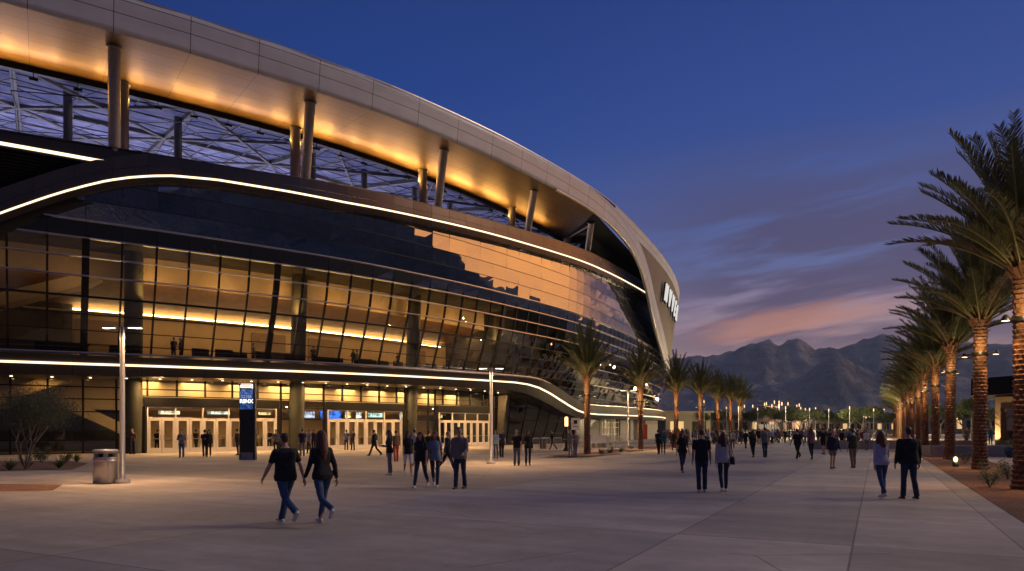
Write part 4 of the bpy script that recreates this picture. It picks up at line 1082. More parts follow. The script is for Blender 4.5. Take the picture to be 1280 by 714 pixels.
def make_proto(name, fem=False, legs=((22,6),(-20,26)), arms=((-22,15,6),(20,18,6)), sleeve='short', bottom='jeans', hair='short', lean=3, headturn=0, voxel=.011, face=False, folded=False, hood=False, loose=1.0, build=1.0):
    """right/left leg (thigh deg forward, knee bend), arms (swing, elbow, abduct); faces +Y"""
    th, sh = .425, .415
    J = {}; zs = []
    def leg(sg, a, k):
        hip = Vector((sg*(.088 if not fem else .092), 0, 0)); kn = hip+th*Vector((sg*.01, math.sin(R(a)), -math.cos(R(a)))); an = kn+sh*Vector((sg*.0, math.sin(R(a-k)), -math.cos(R(a-k))))
        return hip, kn, an
    LG = [leg(1, *legs[0]), leg(-1, *legs[1])]
    FP = []
    for (a, k), l in zip(legs, LG):
        fp = (a-k)*.55 if a > 8 else (-(max(0, k-a-6))*.85 if k > 12 else 0)      # toe-up front, heel-up back
        FP.append(fp)
    low = []
    for l, fp in zip(LG, FP):
        d = Vector((0, math.cos(R(fp)), math.sin(R(fp)))); u = Vector((0, -math.sin(R(fp)), math.cos(R(fp))))
        heel = l[2]-d*.06-u*.075; toe = l[2]+d*.17-u*.075; low.append(min(heel.z, toe.z))
    hz = -min(low); LG = [[p+Vector((0,0,hz)) for p in l] for l in LG]
    tor = Matrix.Rotation(R(-lean), 3, 'X')
    base = Vector((0, 0, hz))
    def T(x, y, z): return base+tor @ Vector((x, y, z))
    SW = (.175 if not fem else .152)*build; shz = .50
    # torso rings in local z (from crotch up)
    if not fem: RG = [(-.06,.0,.135,.105),(.02,.0,.158,.118),(.12,.0,.152,.11),(.24,.005,.150,.105),(.36,.01,.168,.115),(.46,.0,.172,.108),(.515,-.01,.125,.080),(.545,-.015,.078,.066),(.575,-.015,.052,.055)]
    else: RG = [(-.06,.0,.140,.115),(.02,-.01,.165,.128),(.12,0,.142,.105),(.20,.005,.122,.09),(.32,.02,.140,.112),(.40,.015,.145,.105),(.48,0,.130,.08),(.53,-.01,.085,.065),(.565,-.01,.052,.052)]
    RG = [(z, y, rx*build, ry*(build**1.6)) for z, y, rx, ry in RG]
    def torso(mb, grow, z0=-9, z1=9, flare=0):
        # tilt rings afterwards
        tmp = MB(); L_ = [(z, 0, y, rx+grow+flare*max(0, .25-z), ry+grow+flare*max(0, .25-z)) for z, y, rx, ry in RG if z0 <= z <= z1]
        rings(tmp, L_); tmp.v = [tuple(T(*v)) for v in tmp.v]; mb.add(tmp.v, tmp.f)
    def arm(sg, sw, eb, ab):
        s0 = Vector((sg*SW, 0, shz-.03)); s0.y -= .0
        up = Vector((sg*math.sin(R(ab)), math.sin(R(sw))*math.cos(R(ab)), -math.cos(R(sw))*math.cos(R(ab))))
        e = s0+up*.285
        fd = Vector((sg*math.sin(R(ab))*.5, math.sin(R(sw+eb)), -math.cos(R(sw+eb)))).normalized(); w_ = e+fd*.25
        if folded:
            e = s0+Vector((sg*.07, .03, -.27)); w_ = e+Vector((-sg*.20, .13, .05)); fd = (w_-e).normalized()
        return [T(*s0), T(*e), T(*w_), (tor @ fd)]
    AR = [arm(1, *arms[0]), arm(-1, *arms[1])]
    neck = T(0, -.01, .57); hc = T(0, .02, .715); HM = Matrix.Rotation(R(headturn), 3, 'Z')
    def H(x, y, z): return hc+HM @ Vector((x, y, z))
    k_ = .93 if fem else 1.0
    body = MB(); torso(body, 0)
    cap(body, T(0,-.015,.50), H(0,-.012,-.07), .054*k_, .052*k_)
    ell(body, H(0,-.008,.02), (.074*k_,.094*k_,.098)); ell(body, H(0,.022,-.05), (.056*k_,.066*k_,.066)); ell(body, H(0,.060,-.088), (.030,.026,.022))
    ell(body, H(0,.090,-.018), (.013,.022,.026)); cap(body, H(0,.084,.012), H(0,.100,-.026), .008, .013, 8); cap(body, H(-.032,.078,.022), H(.032,.078,.022), .012, .012, 8)
    ell(body, H(0,.078,-.058), (.024,.014,.012))
    for sg in (-1,1):
        ell(body, H(sg*.074*k_,-.005,-.012), (.012,.022,.032)); ell(body, H(sg*.042,.058,-.03), (.022,.022,.026))
    for s_, (S, E_, W_, fd) in zip((1,-1), AR):
        m_ = .85 if fem else 1.0
        chain(body, [S, S.lerp(E_,.35), E_, E_.lerp(W_,.3), W_], [.056*m_, .050*m_, .039*m_, .041*m_, .026*m_])
        # hand: palm, four curled fingers and a thumb
        side = (tor @ Vector((-s_*1.0, 0, 0))); fwd = fd; nrm = fwd.cross(side).normalized(); side = nrm.cross(fwd).normalized()
        thumbv = Vector((0,1,0)); lat = (thumbv-fwd*thumbv.dot(fwd)).normalized()   # thumb leads to the front
        inn = Vector((-s_,0,0)); inn = (inn-fwd*inn.dot(fwd)-lat*inn.dot(lat)).normalized()
        pc = W_+fwd*.055; Rm = Matrix((lat, inn, fwd)).transposed()
        ell(body, pc, (.040*m_,.017,.052), Rm)
        for fi, (o, L1, ) in enumerate(((.029,.068),(.010,.078),(-.010,.073),(-.028,.056))):
            b0 = W_+fwd*.088+lat*o; b1 = b0+(fwd*.9+inn*.35).normalized()*L1*.5; b2 = b1+(fwd*.6+inn*.8).normalized()*L1*.5
            chain(body, [b0,b1,b2], [.0092,.0085,.007], 7)
        t0 = W_+fwd*.030+lat*.028; t1 = t0+(fwd*.6+lat*.7+inn*.2).normalized()*.034; t2 = t1+(fwd*.9+lat*.25+inn*.3).normalized()*.030
        chain(body, [t0,t1,t2], [.013,.010,.008], 7)
    for (h_, kn, an), fp in zip(LG, FP):
        m_ = .96 if fem else 1
        chain(body, [h_+Vector((0,0,.02)), h_.lerp(kn,.45), kn, kn.lerp(an,.32)+Vector((0,-.015,0)), an], [.085*m_, .070*m_, .050*m_, .053*m_, .034*m_])
        d = Vector((0, math.cos(R(fp)), math.sin(R(fp)))); u = Vector((0, -math.sin(R(fp)), math.cos(R(fp))))
        cap(body, an-u*.035, an+d*.13-u*.052, .032, .024)
    P = {'body': remesh(body, 'body', min(voxel, .010), 1)}
    # top
    top = MB(); g = .014*loose
    hem = -.02 if not fem else -.01
    torso(top, g, -.07, .57, .05*loose)
    for s_, (S, E_, W_, fd) in zip((1,-1), AR):
        m_ = .88 if fem else 1.0
        if sleeve == 'short': chain(top, [S, S.lerp(E_,.62)], [.068*m_, .058*m_])
        else: chain(top, [S, S.lerp(E_,.5), E_, W_.lerp(E_,.08)], [.066*m_*loose**.3, .060*m_*loose**.3, .051*m_*loose**.3, .040*m_])
    if hood: ell(top, T(0,-.075,.50), (.095,.06,.07))
    P['shirt'] = remesh(top, 'shirt', voxel, 2, .016, .14)
    # trousers
    bt = MB(); torso(bt, .010, -.07, .13)
    for (h_, kn, an) in LG:
        m_ = .93 if fem else 1.05
        dn = Vector((0,0,.02))
        if bottom in ('jeans','slim'):
            e = .034 if bottom == 'jeans' and not fem else .018
            chain(bt, [h_+dn, h_.lerp(kn,.45), kn, kn.lerp(an,.35)+Vector((0,-.012,0)), an+Vector((0,0,.015 if not fem else .05))], [.097*m_, .082*m_, .062*m_, .060*m_+.003, .030+e])
        else:
            q = h_.lerp(kn, .62 if bottom == 'shorts' else .95); chain(bt, [h_+dn, h_.lerp(kn,.4), q], [.098*m_, .090*m_, .080*m_])
    P['trousers'] = remesh(bt, 'trousers' if bottom in ('jeans','slim') else 'shorts', voxel, 2, .016, .11)
    # shoes
    for i, ((h_, kn, an), fp) in enumerate(zip(LG, FP)):
        sm = MB(); d = Vector((0, math.cos(R(fp)), math.sin(R(fp)))); u = Vector((0, -math.sin(R(fp)), math.cos(R(fp)))); k2 = .9 if fem else 1
        Rm = Matrix((Vector((1,0,0)), d, u)).transposed()
        ell(sm, an-d*.022*k2-u*.035, (.040*k2,.050,.045), Rm); ell(sm, an+d*.045*k2-u*.040, (.042*k2,.075,.036), Rm); ell(sm, an+d*.115*k2-u*.052, (.045*k2,.062,.026), Rm)
        sm2 = MB(); sm2.box(an+d*.052*k2-u*.067, (.074*k2,.225*k2,.018), M=Rm); sm.add(sm2.v, sm2.f)
        P['shoe%d' % i] = remesh(sm, 'shoe', .008, 1)
    # hair
    hm = MB()
    if hair == 'short': ell(hm, H(0,-.022,.040), (.081*k_,.094,.088)); ell(hm, H(0,-.055,-.005), (.068,.055,.065))
    elif hair == 'buzz': ell(hm, H(0,-.018,.034), (.078*k_,.095,.088)); ell(hm, H(0,-.045,-.01), (.068,.058,.060))
    elif hair in ('long','curly'):
        ell(hm, H(0,-.020,.038), (.086,.098,.092)); 
        w_ = 1.0 if hair == 'long' else 1.35
        for s_ in (-1,1): chain(hm, [H(s_*.055,-.02,.02), H(s_*.080*w_,-.035,-.08), H(s_*.078*w_,-.055,-.20), H(s_*.060,-.085,-.33 if hair == 'long' else -.25)], [.042,.040,.045*w_,.022])
        chain(hm, [H(0,-.07,.02), H(0,-.085,-.10), H(0,-.105,-.24), H(0,-.115,-.42 if hair == 'long' else -.30)], [.075,.075*w_**.5,.082*w_**.5,.035])
    elif hair == 'bun': ell(hm, H(0,-.02,.036), (.082,.097,.090)); ell(hm, H(0,-.12,.05), (.042,.042,.042)); chain(hm, [H(0,-.10,.02), H(0,-.13,-.10)], [.03,.012])
    elif hair == 'cap':
        ell(hm, H(0,-.012,.045), (.085,.102,.078)); hm.box(H(0,.115,.035), (.12,.10,.012))
    P['hair'] = remesh(hm, 'cap' if hair == 'cap' else 'hair', .009, 2, .022 if hair == 'curly' else .009, .035)
    if face:
        em = MB(); 
        for sg in (-1,1): ell(em, H(sg*.031*k_,.079*k_+.004,.003), (.0125,.008,.0065), n=8)
        P['eyes'] = em.build('eyes', []).data; bpy.data.objects.remove(bpy.data.objects['eyes'])
        em = MB(); ell(em, H(0,.089,-.056), (.021,.008,.006), n=8); P['lips'] = em.build('lips', []).data; bpy.data.objects.remove(bpy.data.objects['lips'])
    P['T'] = T; P['name'] = name
    return P
FRONT = [('wa', dict(legs=((24,4),(-22,24)), arms=((-24,12,7),(22,22,7)))), ]
PR = {}
W1 = ((24,4),(-20,22)); W2 = ((-18,26),(22,5)); W3 = ((10,18),(-6,6)); ST = ((3,2),(-3,2)); A1 = ((-22,10,9),(20,20,9)); A2 = ((18,16,8),(-18,10,8)); A0 = ((2,10,9),(-2,8,9)); AH = ((12,88,8),(4,12,8))
PR['man_walk'] = make_proto('a', legs=((24,4),(-24,38)), arms=((-20,10,16),(20,18,17)), hair='buzz', build=1.1, voxel=.011, loose=1.3)
PR['woman_walk_long'] = make_proto('b', True, legs=((20,4),(-20,46)), arms=((-16,12,12),(16,18,12)), sleeve='long', bottom='slim', hair='long', loose=1.1)
PR['woman_front_tee'] = make_proto('c', True, legs=((22,4),(-18,20)), arms=((-14,14,11),(12,14,11)), bottom='slim', hair='curly', face=True, loose=1.5)
PR['woman_front_tee2'] = make_proto('d', True, legs=((-16,22),(18,4)), arms=((10,12,8),(-12,12,8)), bottom='slim', hair='curly', face=True, loose=1.3)
PR['man_front'] = make_proto('e', legs=((8,3),(-6,8)), arms=((2,16,8),(10,62,8)), sleeve='long', hair='short', face=True, build=1.08, headturn=35, loose=1.5)
PR['woman_back_curly'] = make_proto('f', True, legs=((10,8),(-12,14)), arms=((6,12,9),(-8,10,9)), sleeve='long', bottom='slim', hair='curly', loose=1.4)
PR['man_back_jacket'] = make_proto('g', legs=((-8,12),(8,4)), arms=((4,14,13),(-6,22,14)), sleeve='long', hair='short', build=1.12, loose=2.2, voxel=.012)
PR['man_stand'] = make_proto('h', legs=((4,2),(-4,2)), arms=AH, hair='short', face=True, voxel=.014)
PR['woman_stand'] = make_proto('i', True, legs=((3,4),(-3,2)), arms=AH, sleeve='long', bottom='slim', hair='long', face=True, voxel=.014)
PR['man_shorts'] = make_proto('j', legs=W3, arms=A0, bottom='shorts', hair='cap', voxel=.014)
PR['woman_shorts'] = make_proto('k', True, legs=W2, arms=A2, bottom='bermuda', hair='long', voxel=.014, face=True)
PR['man_folded'] = make_proto('l', legs=ST, folded=True, sleeve='long', hair='short', voxel=.015, hood=True)
PR['man_walk2'] = make_proto('m', legs=W1, arms=A1, sleeve='long', hair='short', voxel=.015, hood=True, face=True)
PR['man_tee_stand'] = make_proto('n', legs=((5,3),(-8,8)), arms=A0, hair='short', voxel=.014, build=1.05)
PR['hoodie_shorts'] = make_proto('o', legs=W3, arms=((-4,30,12),(6,30,12)), sleeve='long', bottom='shorts', hair='short', voxel=.014, loose=2.2, hood=True)
def cmat(name, col, rough=.85, ns=14, am=.14): return mat(name, col, rough, nscale=ns, namt=am, bump=.15, bscale=90)
SK = [mat('skin_light', (.50,.30,.21), .5, nscale=8, namt=.06), mat('skin_tan', (.36,.20,.13), .5, nscale=8, namt=.06), mat('skin_brown', (.20,.11,.07), .5, nscale=8, namt=.06)]
HR = {'black': mat('hair_black', (.012,.010,.009), .45, nscale=30, namt=.3, bump=.5, bscale=70), 'brown': mat('hair_brown', (.055,.022,.012), .45, nscale=30, namt=.3, bump=.5, bscale=70), 'auburn': mat('hair_auburn', (.13,.045,.02), .45, nscale=30, namt=.3, bump=.5, bscale=70), 'blond': mat('hair_blond', (.30,.20,.10), .5, nscale=30, namt=.3)}
CL = {k: cmat('cloth_'+k, c) for k, c in dict(black=(.012,.012,.014), navy=(.018,.024,.05), denim=(.045,.085,.17), darkdenim=(.022,.035,.070), greydenim=(.10,.13,.19), bluegrey=(.20,.25,.34), white=(.68,.66,.66), lilac=(.45,.42,.55), taupe=(.19,.155,.15), grey=(.17,.17,.18), khaki=(.20,.15,.11), mauve=(.20,.11,.14), green=(.035,.045,.035), teal=(.03,.14,.14), blue=(.05,.12,.30), red=(.30,.04,.03), lightblue=(.32,.42,.52), offwhite=(.48,.45,.42), brown=(.10,.06,.04)).items()}
M_SHOEW = mat('white_shoe', (.62,.60,.58), .5); M_SHOEB = mat('black_shoe', (.015,.015,.016), .5)
M_EYE = mat('eye_dark', (.03,.02,.015), .2); M_LIP = mat('lip', (.28,.10,.08), .5)
def make_person(pr, loc, rz, top, bot, label, hair='black', skin=0, shoe='b', hgt=1.0, group=None, small=False):
    P = PR[pr]; root = empty('person', loc, rz, label, 'person', group); root.scale = (hgt*.985,)*2+(hgt,)
    def part(key, name, m):
        me = P[key]
        if len(me.materials) == 0: me.materials.append(m)
        o = bpy.data.objects.new(name, me); COL.objects.link(o); o.parent = root
        o.material_slots[0].link = 'OBJECT'; o.material_slots[0].material = m; return o
    bd = part('body', 'body', SK[skin]); part('shirt', 'shirt', CL[top]); part('trousers', P['trousers'].name.split('.')[0], CL[bot])
    for i in range(2): part('shoe%d' % i, 'shoe', M_SHOEW if shoe == 'w' else M_SHOEB)
    part('hair', P['hair'].name.split('.')[0], HR[hair] if not P['hair'].name.startswith('cap') else CL['navy'])
    if 'eyes' in P and not small: part('eyes', 'eyes', M_EYE); part('lips', 'lips', M_LIP)
    return root
# rz: 0 walks away from the camera, pi towards it
def per(pr, x, y, deg, top, bot, label, **k):
    return make_person(pr, gp(x, y), R(deg), top, bot, label, **k)
per('man_walk', 357, 656, 46, 'black', 'denim', 'broad man in black t-shirt and blue jeans walking toward the stadium, nearest of all', hair='brown', shoe='w', hgt=1.02)
per('woman_walk_long', 403, 656, 42, 'black', 'denim', 'woman with long auburn hair in black top and cropped jeans beside the broad man', hair='auburn', shoe='w', hgt=1.03)
per('woman_stand', 487, 594, 100, 'black', 'greydenim', 'woman in black with grey jeans and white shoes seen from the side', shoe='w', hgt=1.0)
per('man_tee_stand', 495, 577, 20, 'brown', 'red', 'person in red plaid trousers half hidden behind the woman in grey jeans', hgt=.98, skin=1)
per('woman_shorts', 510, 594, -165, 'black', 'white', 'dark haired woman in black top with white knee length shorts', shoe='w', hgt=1.0, skin=1)
wf = per('woman_front_tee', 526, 610, 168, 'black', 'darkdenim', 'smiling woman in black graphic tee and dark jeans walking toward the camera', hair='brown', shoe='w', hgt=1.0, skin=1)
per('woman_front_tee2', 544, 609, 178, 'bluegrey', 'darkdenim', 'woman in blue grey tee and dark jeans walking beside the graphic tee woman', hair='auburn', shoe='w', hgt=1.0, skin=1)
per('man_walk2', 559, 590, -75, 'navy', 'black', 'person in navy jacket striding right behind the blue grey tee woman', hair='blond', hgt=1.0)
mf = per('man_front', 575, 611, 160, 'taupe', 'darkdenim', 'man in taupe shirt and jeans with a backpack, looking left', hair='black', skin=1, hgt=1.06)
per('man_tee_stand', 518, 583, 10, 'offwhite', 'grey', 'person in pale top mostly hidden behind the black graphic tee woman', hgt=1.03)
per('man_walk2', 536, 582, 0, 'black', 'black', 'person in black half hidden between the two women in front', hgt=1.02)
per('woman_stand', 620, 573, 150, 'lightblue', 'denim', 'woman in pale blue top standing left of the middle twin lamp post', hair='brown')
per('man_stand', 627, 572, 200, 'navy', 'black', 'man in navy beside the pale blue top woman', hgt=1.03)
per('man_stand', 646, 582, 172, 'black', 'greydenim', 'man in black tee and grey jeans holding a phone right of the middle lamp post', skin=1, hgt=1.02, shoe='b')
per('woman_stand', 660, 582, 190, 'black', 'darkdenim', 'long haired woman in black standing with the phone holding man', skin=1)
per('woman_stand', 713, 572, 120, 'grey', 'grey', 'woman in grey by the queue sign left of the nearest left row palm', hair='blond')
per('man_stand', 719, 571, 200, 'taupe', 'greydenim', 'person in taupe beside the queue sign', hgt=.98)
per('man_walk2', 691, 563, 60, 'black', 'black', 'person in black behind the barrier rail', hgt=1.0)
per('man_folded', 227, 572, 190, 'grey', 'denim', 'person in grey with arms folded before the second pair of doors', hair='brown')
per('man_tee_stand', 256, 571, 30, 'black', 'black', 'left one of the pair in black before the left door group', hgt=1.0)
per('woman_stand', 261, 571, 200, 'black', 'black', 'right one of the pair in black before the left door group')
per('man_folded', 297, 569, 90, 'black', 'navy', 'person in black at the left side of the information totem', hgt=1.02)
per('man_folded', 345, 568, 180, 'grey', 'black', 'person in grey at the right end of the left door group', skin=1)
per('man_folded', 166, 568, 180, 'brown', 'navy', 'man in brown top and navy trousers left of the doors', hgt=1.04)
per('man_tee_stand', 378, 570, 10, 'navy', 'grey', 'man in navy tee and grey trousers between the first two door groups', hgt=1.03)
per('man_stand', 386, 567, 150, 'bluegrey', 'darkdenim', 'person in blue grey facing the navy tee man', skin=1)
per('woman_stand', 392, 566, 200, 'black', 'black', 'dark figure right of the navy tee man')
per('man_tee_stand', 433, 563, 5, 'blue', 'darkdenim', 'person in blue top close to the second door group', hgt=.98)
per('man_stand', 441, 563, 160, 'navy', 'darkdenim', 'person in dark blue beside the blue top person', hgt=1.0)
mw = per('man_walk2', 468, 570, 110, 'black', 'black', 'person in black with a pale backpack walking left before the doors', hgt=1.02)
per('man_tee_stand', 877, 615, -8, 'black', 'darkdenim', 'man in black tee and dark jeans walking away beside the woman with handbag', hair='brown', hgt=1.03, shoe='w')
wb = per('woman_back_curly', 904, 615, -4, 'offwhite', 'darkdenim', 'curly haired woman in off white top walking away with a black handbag', hair='brown', hgt=.98, shoe='w')
per('woman_front_tee', 853, 591, 185, 'black', 'darkdenim', 'woman in black and jeans coming toward the camera by the third palm', hair='brown', hgt=1.0)
per('man_tee_stand', 823, 568, 20, 'black', 'black', 'dark figure at the stadium tip, left of the green top person', hgt=1.0)
per('woman_stand', 829, 568, 160, 'teal', 'black', 'person in green teal top at the stadium tip')
per('man_walk2', 841, 563, 180, 'black', 'black', 'person in black near the foot of the third left palm', hgt=1.0)
per('woman_back_curly', 941, 572, 5, 'black', 'black', 'woman in black walking away left of the grey shirt man', hgt=.98)
per('man_tee_stand', 956, 572, 0, 'grey', 'darkdenim', 'man in grey shirt and dark trousers walking away', hgt=1.08, hair='brown')
per('man_walk', 997, 574, 0, 'black', 'black', 'man all in black walking away mid promenade', hgt=1.05)
per('woman_back_curly', 1014, 574, 5, 'mauve', 'black', 'red haired woman in mauve top and black trousers mid promenade', hair='auburn', hgt=1.08)
per('hoodie_shorts', 1041, 586, 180, 'navy', 'taupe', 'person in loose navy hoodie and light shorts', hgt=.98)
per('man_tee_stand', 1066, 585, 0, 'green', 'khaki', 'man in dark green tee and khaki trousers walking away', hair='brown', hgt=1.03)
per('man_shorts', 1029, 568, 10, 'black', 'black', 'person in black shorts and cap ahead of the hoodie wearer', hgt=1.05)
per('woman_back_curly', 1102, 622, 6, 'lilac', 'denim', 'woman in pale lilac top and blue jeans walking away at right', hair='auburn', hgt=1.0, shoe='w')
per('man_back_jacket', 1136, 624, -4, 'black', 'darkdenim', 'man in black jacket and dark jeans beside the lilac top woman', hair='brown', hgt=1.06)
per('man_stand', 1208, 560, 180, 'grey', 'grey', 'person in grey standing between the palm trunks at right', hair='blond', hgt=1.1)
per('woman_stand', 1238, 557, 120, 'teal', 'navy', 'person in teal jacket near the right pavilion', hgt=1.1)
per('man_walk2', 932, 561, 0, 'black', 'black', 'dark figure just ahead of the two walking away', hgt=1.0)
per('woman_stand', 916, 561, 170, 'offwhite', 'navy', 'person in white top left of the walking pair', hgt=1.0)
per('man_tee_stand', 1083, 563, 0, 'white', 'grey', 'person in white tee right of the khaki trousers man', hgt=1.0)
# distant crowd
rg = random.Random(12); kinds = ['man_tee_stand','woman_stand','man_walk2','man_shorts','woman_back_curly','man_stand','hoodie_shorts','man_walk']
tops = ['black']*5+['navy']*3+['white','grey','bluegrey']+['grey','white','offwhite','mauve','blue','red','taupe','green','bluegrey','lilac']; bots = ['black','darkdenim','denim','grey','denim','khaki']
words = {'black':'black','navy':'navy','grey':'grey','white':'white','offwhite':'off white','mauve':'mauve','blue':'blue','red':'red','taupe':'taupe','green':'dark green','bluegrey':'blue grey','lilac':'lilac'}
spots = []
n_ = 0
while n_ < 190:
    x = rg.uniform(888, 1098) if rg.random() < .86 else rg.uniform(830, 900); y = 548+11*rg.random()**1.6 if x > 900 else rg.uniform(551, 560)
    if x < 1010 and y > 555.5: y -= 4
    if any(abs(x-a) < 2.2 and abs(y-c) < .5 for a, c in spots): continue
    spots.append((x, y)); t_ = rg.choice(tops)
    per(rg.choice(kinds), x, y, rg.choice((0,0,0,180,180,90,-90))+rg.uniform(-25,25), t_, rg.choice(bots), 'tiny figure in a %s top in the distant crowd' % words[t_], hair=rg.choice(('black','brown','brown','auburn')), skin=rg.choice((0,0,1)), hgt=rg.uniform(.95,1.06), group='distant crowd at the end of the promenade, %s tops' % words[t_], small=True)
    n_ += 1
# bags
M_BAG = mat('black_leather', (.02,.02,.022), .35)
def bagat(root, local, name, label, cat, fn, m):
    o_loc = root.matrix_basis @ Vector(local); r_ = empty(name, o_loc, root.rotation_euler.z, label, cat); fn(r_, m); return r_
def handbag(r_, m):
    mb = MB(); rings(mb, [(-.13,0,0,.055,.15),(-.10,0,0,.065,.165),(.05,0,0,.05,.15),(.10,0,0,.03,.13)]); me = remesh(mb, 'bag_body', .01, 2, .01); me.materials.append(m); o = bpy.data.objects.new('bag_body', me); COL.objects.link(o); o.parent = r_
    mb = MB(); mb.tube([(0,-.10,.08),(-.03,-.05,.36),(-.05,0,.50),(-.03,.05,.36),(0,.10,.08)], .010, 6); mb.build('strap', m, r_)
def backpack(r_, m):
    mb = MB(); rings(mb, [(-.22,0,0,.13,.06),(-.20,0,0,.145,.075),(.10,0,0,.14,.07),(.20,0,0,.10,.05)]); me = remesh(mb, 'bag_body', .011, 2, .008); me.materials.append(m); o = bpy.data.objects.new('bag_body', me); COL.objects.link(o); o.parent = r_
    for s_ in (-1,1):
        mb = MB(); mb.tube([(s_*.09,.05,.15),(s_*.10,.14,.26),(s_*.11,.27,.20),(s_*.12,.28,.05),(s_*.12,.12,-.15)], .016, 6); mb.build('strap', m, r_)
bpy.context.view_layer.update()
bagat(wb, (.26,-.04,.93), 'shoulder_bag', 'black leather handbag hanging at the curly haired woman', 'handbag', handbag, M_BAG)
bagat(mf, (0,-.19,1.22), 'backpack', 'dark backpack worn by the man in the taupe shirt', 'backpack', backpack, CL['black'])
bagat(mw, (0,-.19,1.22), 'backpack', 'pale backpack of the person in black before the doors', 'backpack', backpack, CL['lightblue'])
# graphic on the black tee
mb = MB(); pt = [(-.07,.02),(.05,.07),(.02,0),(.07,-.01),(-.03,-.16),(.0,-.05),(-.05,-.04)]
# ------------------------------------------------------------------ street furniture
M_POLE = mat('galvanised_pole', (.24,.24,.26), .4, .4, nscale=5, namt=.08)
def lamp_post(loc, label, h=5.1, rz=0, pw=220):
    r_ = empty('street_lamp', loc, 0, label, 'lamp post', 'twin headed lamp posts on the plaza')
    mb = MB(); mb.lathe([(.24,0),(.24,.10),(.20,.13)], n=24); mb.build('base', mat('post_footing', (.35,.32,.30), .7, nscale=6, namt=.1), r_)
    mb = MB(); mb.lathe([(.14,.12),(.14,.16),(.085,.17),(.075,h-.1),(.075,h),(.03,h+.03)], n=20); mb.build('pole', M_POLE, r_)
    for k in range(4):
        pass
    mb = MB(); mb.bar((-.42,0,h-.03), (.42,0,h-.03), .05, .04); mb.build('arm', M_POLE, r_)
    for sg in (-1,1):
        hd = empty_mesh = None
        mb = MB(); mb.box((sg*.42,0,h), (.46,.22,.06), taper=.85); hd = mb.build('lamp_head', M_POLE, r_, bevel=.012)
        mb = MB(); mb.box((sg*.42,0,h-.036), (.38,.17,.012)); mb.build('lamp_lens', M_HEAD, hd)
        l = light('SPOT', (sg*.42,0,h-.06), pw, (1,.58,.27), parent=r_, size=.12, spot=150, blend=.7)
    return r_
lamp_post(gp(153, 604.2), 'nearest twin headed lamp post, beside the litter bin', 5.15, pw=760)
lamp_post(gp(614, 580), 'middle twin headed lamp post before the third door group', 4.9, pw=1000)
lamp_post(gp(785, 563), 'twin headed lamp post between two palms near the stadium tip', 5.0, pw=700)
# far lamps on poles, some of them added
rg = random.Random(5)
M_FARL = emat('far_lamp', (1,.58,.26), 2.6); M_FARW = emat('far_lamp_cool', (1,.85,.62), 9)
proto = None
fl = [(908,511,95),(923,510,150),(947,512,120),(880,503,110),(958,505,170),(968,503,180),(977,505,190),(941,508,200),(985,505,200),(996,508,220),(925,501,130),(873,500,100)]
ADDED_LAMPS = [(1012,512,128),(1036,513,140),(1062,510,125),(1092,513,118),(982,510,135),(1232,500,92),(1170,505,112)]  # lamp posts added to brighten the far trees
fl = ADDED_LAMPS+fl
fl += [(rg.uniform(925,1010), rg.uniform(503,520), rg.uniform(180,300)) for _ in range(16)]+[(rg.uniform(1000,1110), rg.uniform(510,524), rg.uniform(200,380)) for _ in range(16)]+[(rg.uniform(1050,1250), rg.uniform(508,524), rg.uniform(200,300)) for _ in range(9)]
for i, (x, y, Yd) in enumerate(fl):
    top = 1.8+(536-y)/888.9*Yd
    if proto is None:
        root = empty('street_lamp', (0,0,0), 0, 'x', 'lamp post'); mb = MB(); mb.lathe([(.09,0),(.06,1)], n=8); mb.build('pole', M_POLE, root)
        mb = MB(); ell(mb, (0,0,1.0), (.30,.30,.06), n=10); mb.build('lamp_head', M_FARL, root); proto = root; r_ = root
    else: r_ = copy_tree(proto)
    r_.location = ((x-640)/888.9*Yd, Yd, 0); r_.scale = (1,1,top)
    for ch in r_.children:
        if ch.name.startswith('lamp_head'): ch.scale = (Yd/520, Yd/520, 1.0)
    tag(r_, 'small distant lamp on a pole beyond the crowd', 'lamp post', 'distant parking lot lamps')
    if i < len(ADDED_LAMPS): light('POINT', (r_.location.x+1, Yd+3.5, top+.3), 3200, (1,.80,.42), size=.3)  # extra light on the trees, set off its added post
    elif i % 8 == 0: light('POINT', (r_.location.x, Yd-1.5, top-.4), 7000 if Yd > 160 else 700, (1,.68,.32), size=.4)
# litter bin
r_ = empty('litter_bin', gp(132, 604.5), 0, 'grey metal litter bin at the foot of the nearest lamp post', 'bin')
mb = MB(); mb.lathe([(.33,.02),(.36,.03),(.36,.80),(.365,.82),(.365,.86),(.36,.87)], n=32); mb.build('bin_body', mat('bin_steel', (.36,.34,.36), .38, .55, nscale=4, namt=.08), r_)
mb = MB()
for k in range(4):
    a = 2*math.pi*k/4-.9; mb.bar((.362*math.cos(a), .362*math.sin(a), .05), (.362*math.cos(a), .362*math.sin(a), .84), .02)
mb.lathe([(.367,.74),(.372,.75),(.372,.77),(.367,.78)], n=32)
mb.build('bin_trim', M_FIN, r_)
mb = MB(); 
for a in range(6):
    an = a*math.pi/3; mb.box((.30*math.cos(an), .30*math.sin(an), .93), (.09,.14,.14), rz=an)
mb.build('lid_posts', M_POLE, r_)
mb = MB(); mb.lathe([(.36,.99),(.375,1.0),(.375,1.09),(.33,1.12),(.02,1.14)], n=32); mb.build('lid', M_POLE, r_)
mb = MB(); mb.lathe([(.28,.86),(.28,1.0)], n=20); mb.build('liner', M_BLACK, r_)
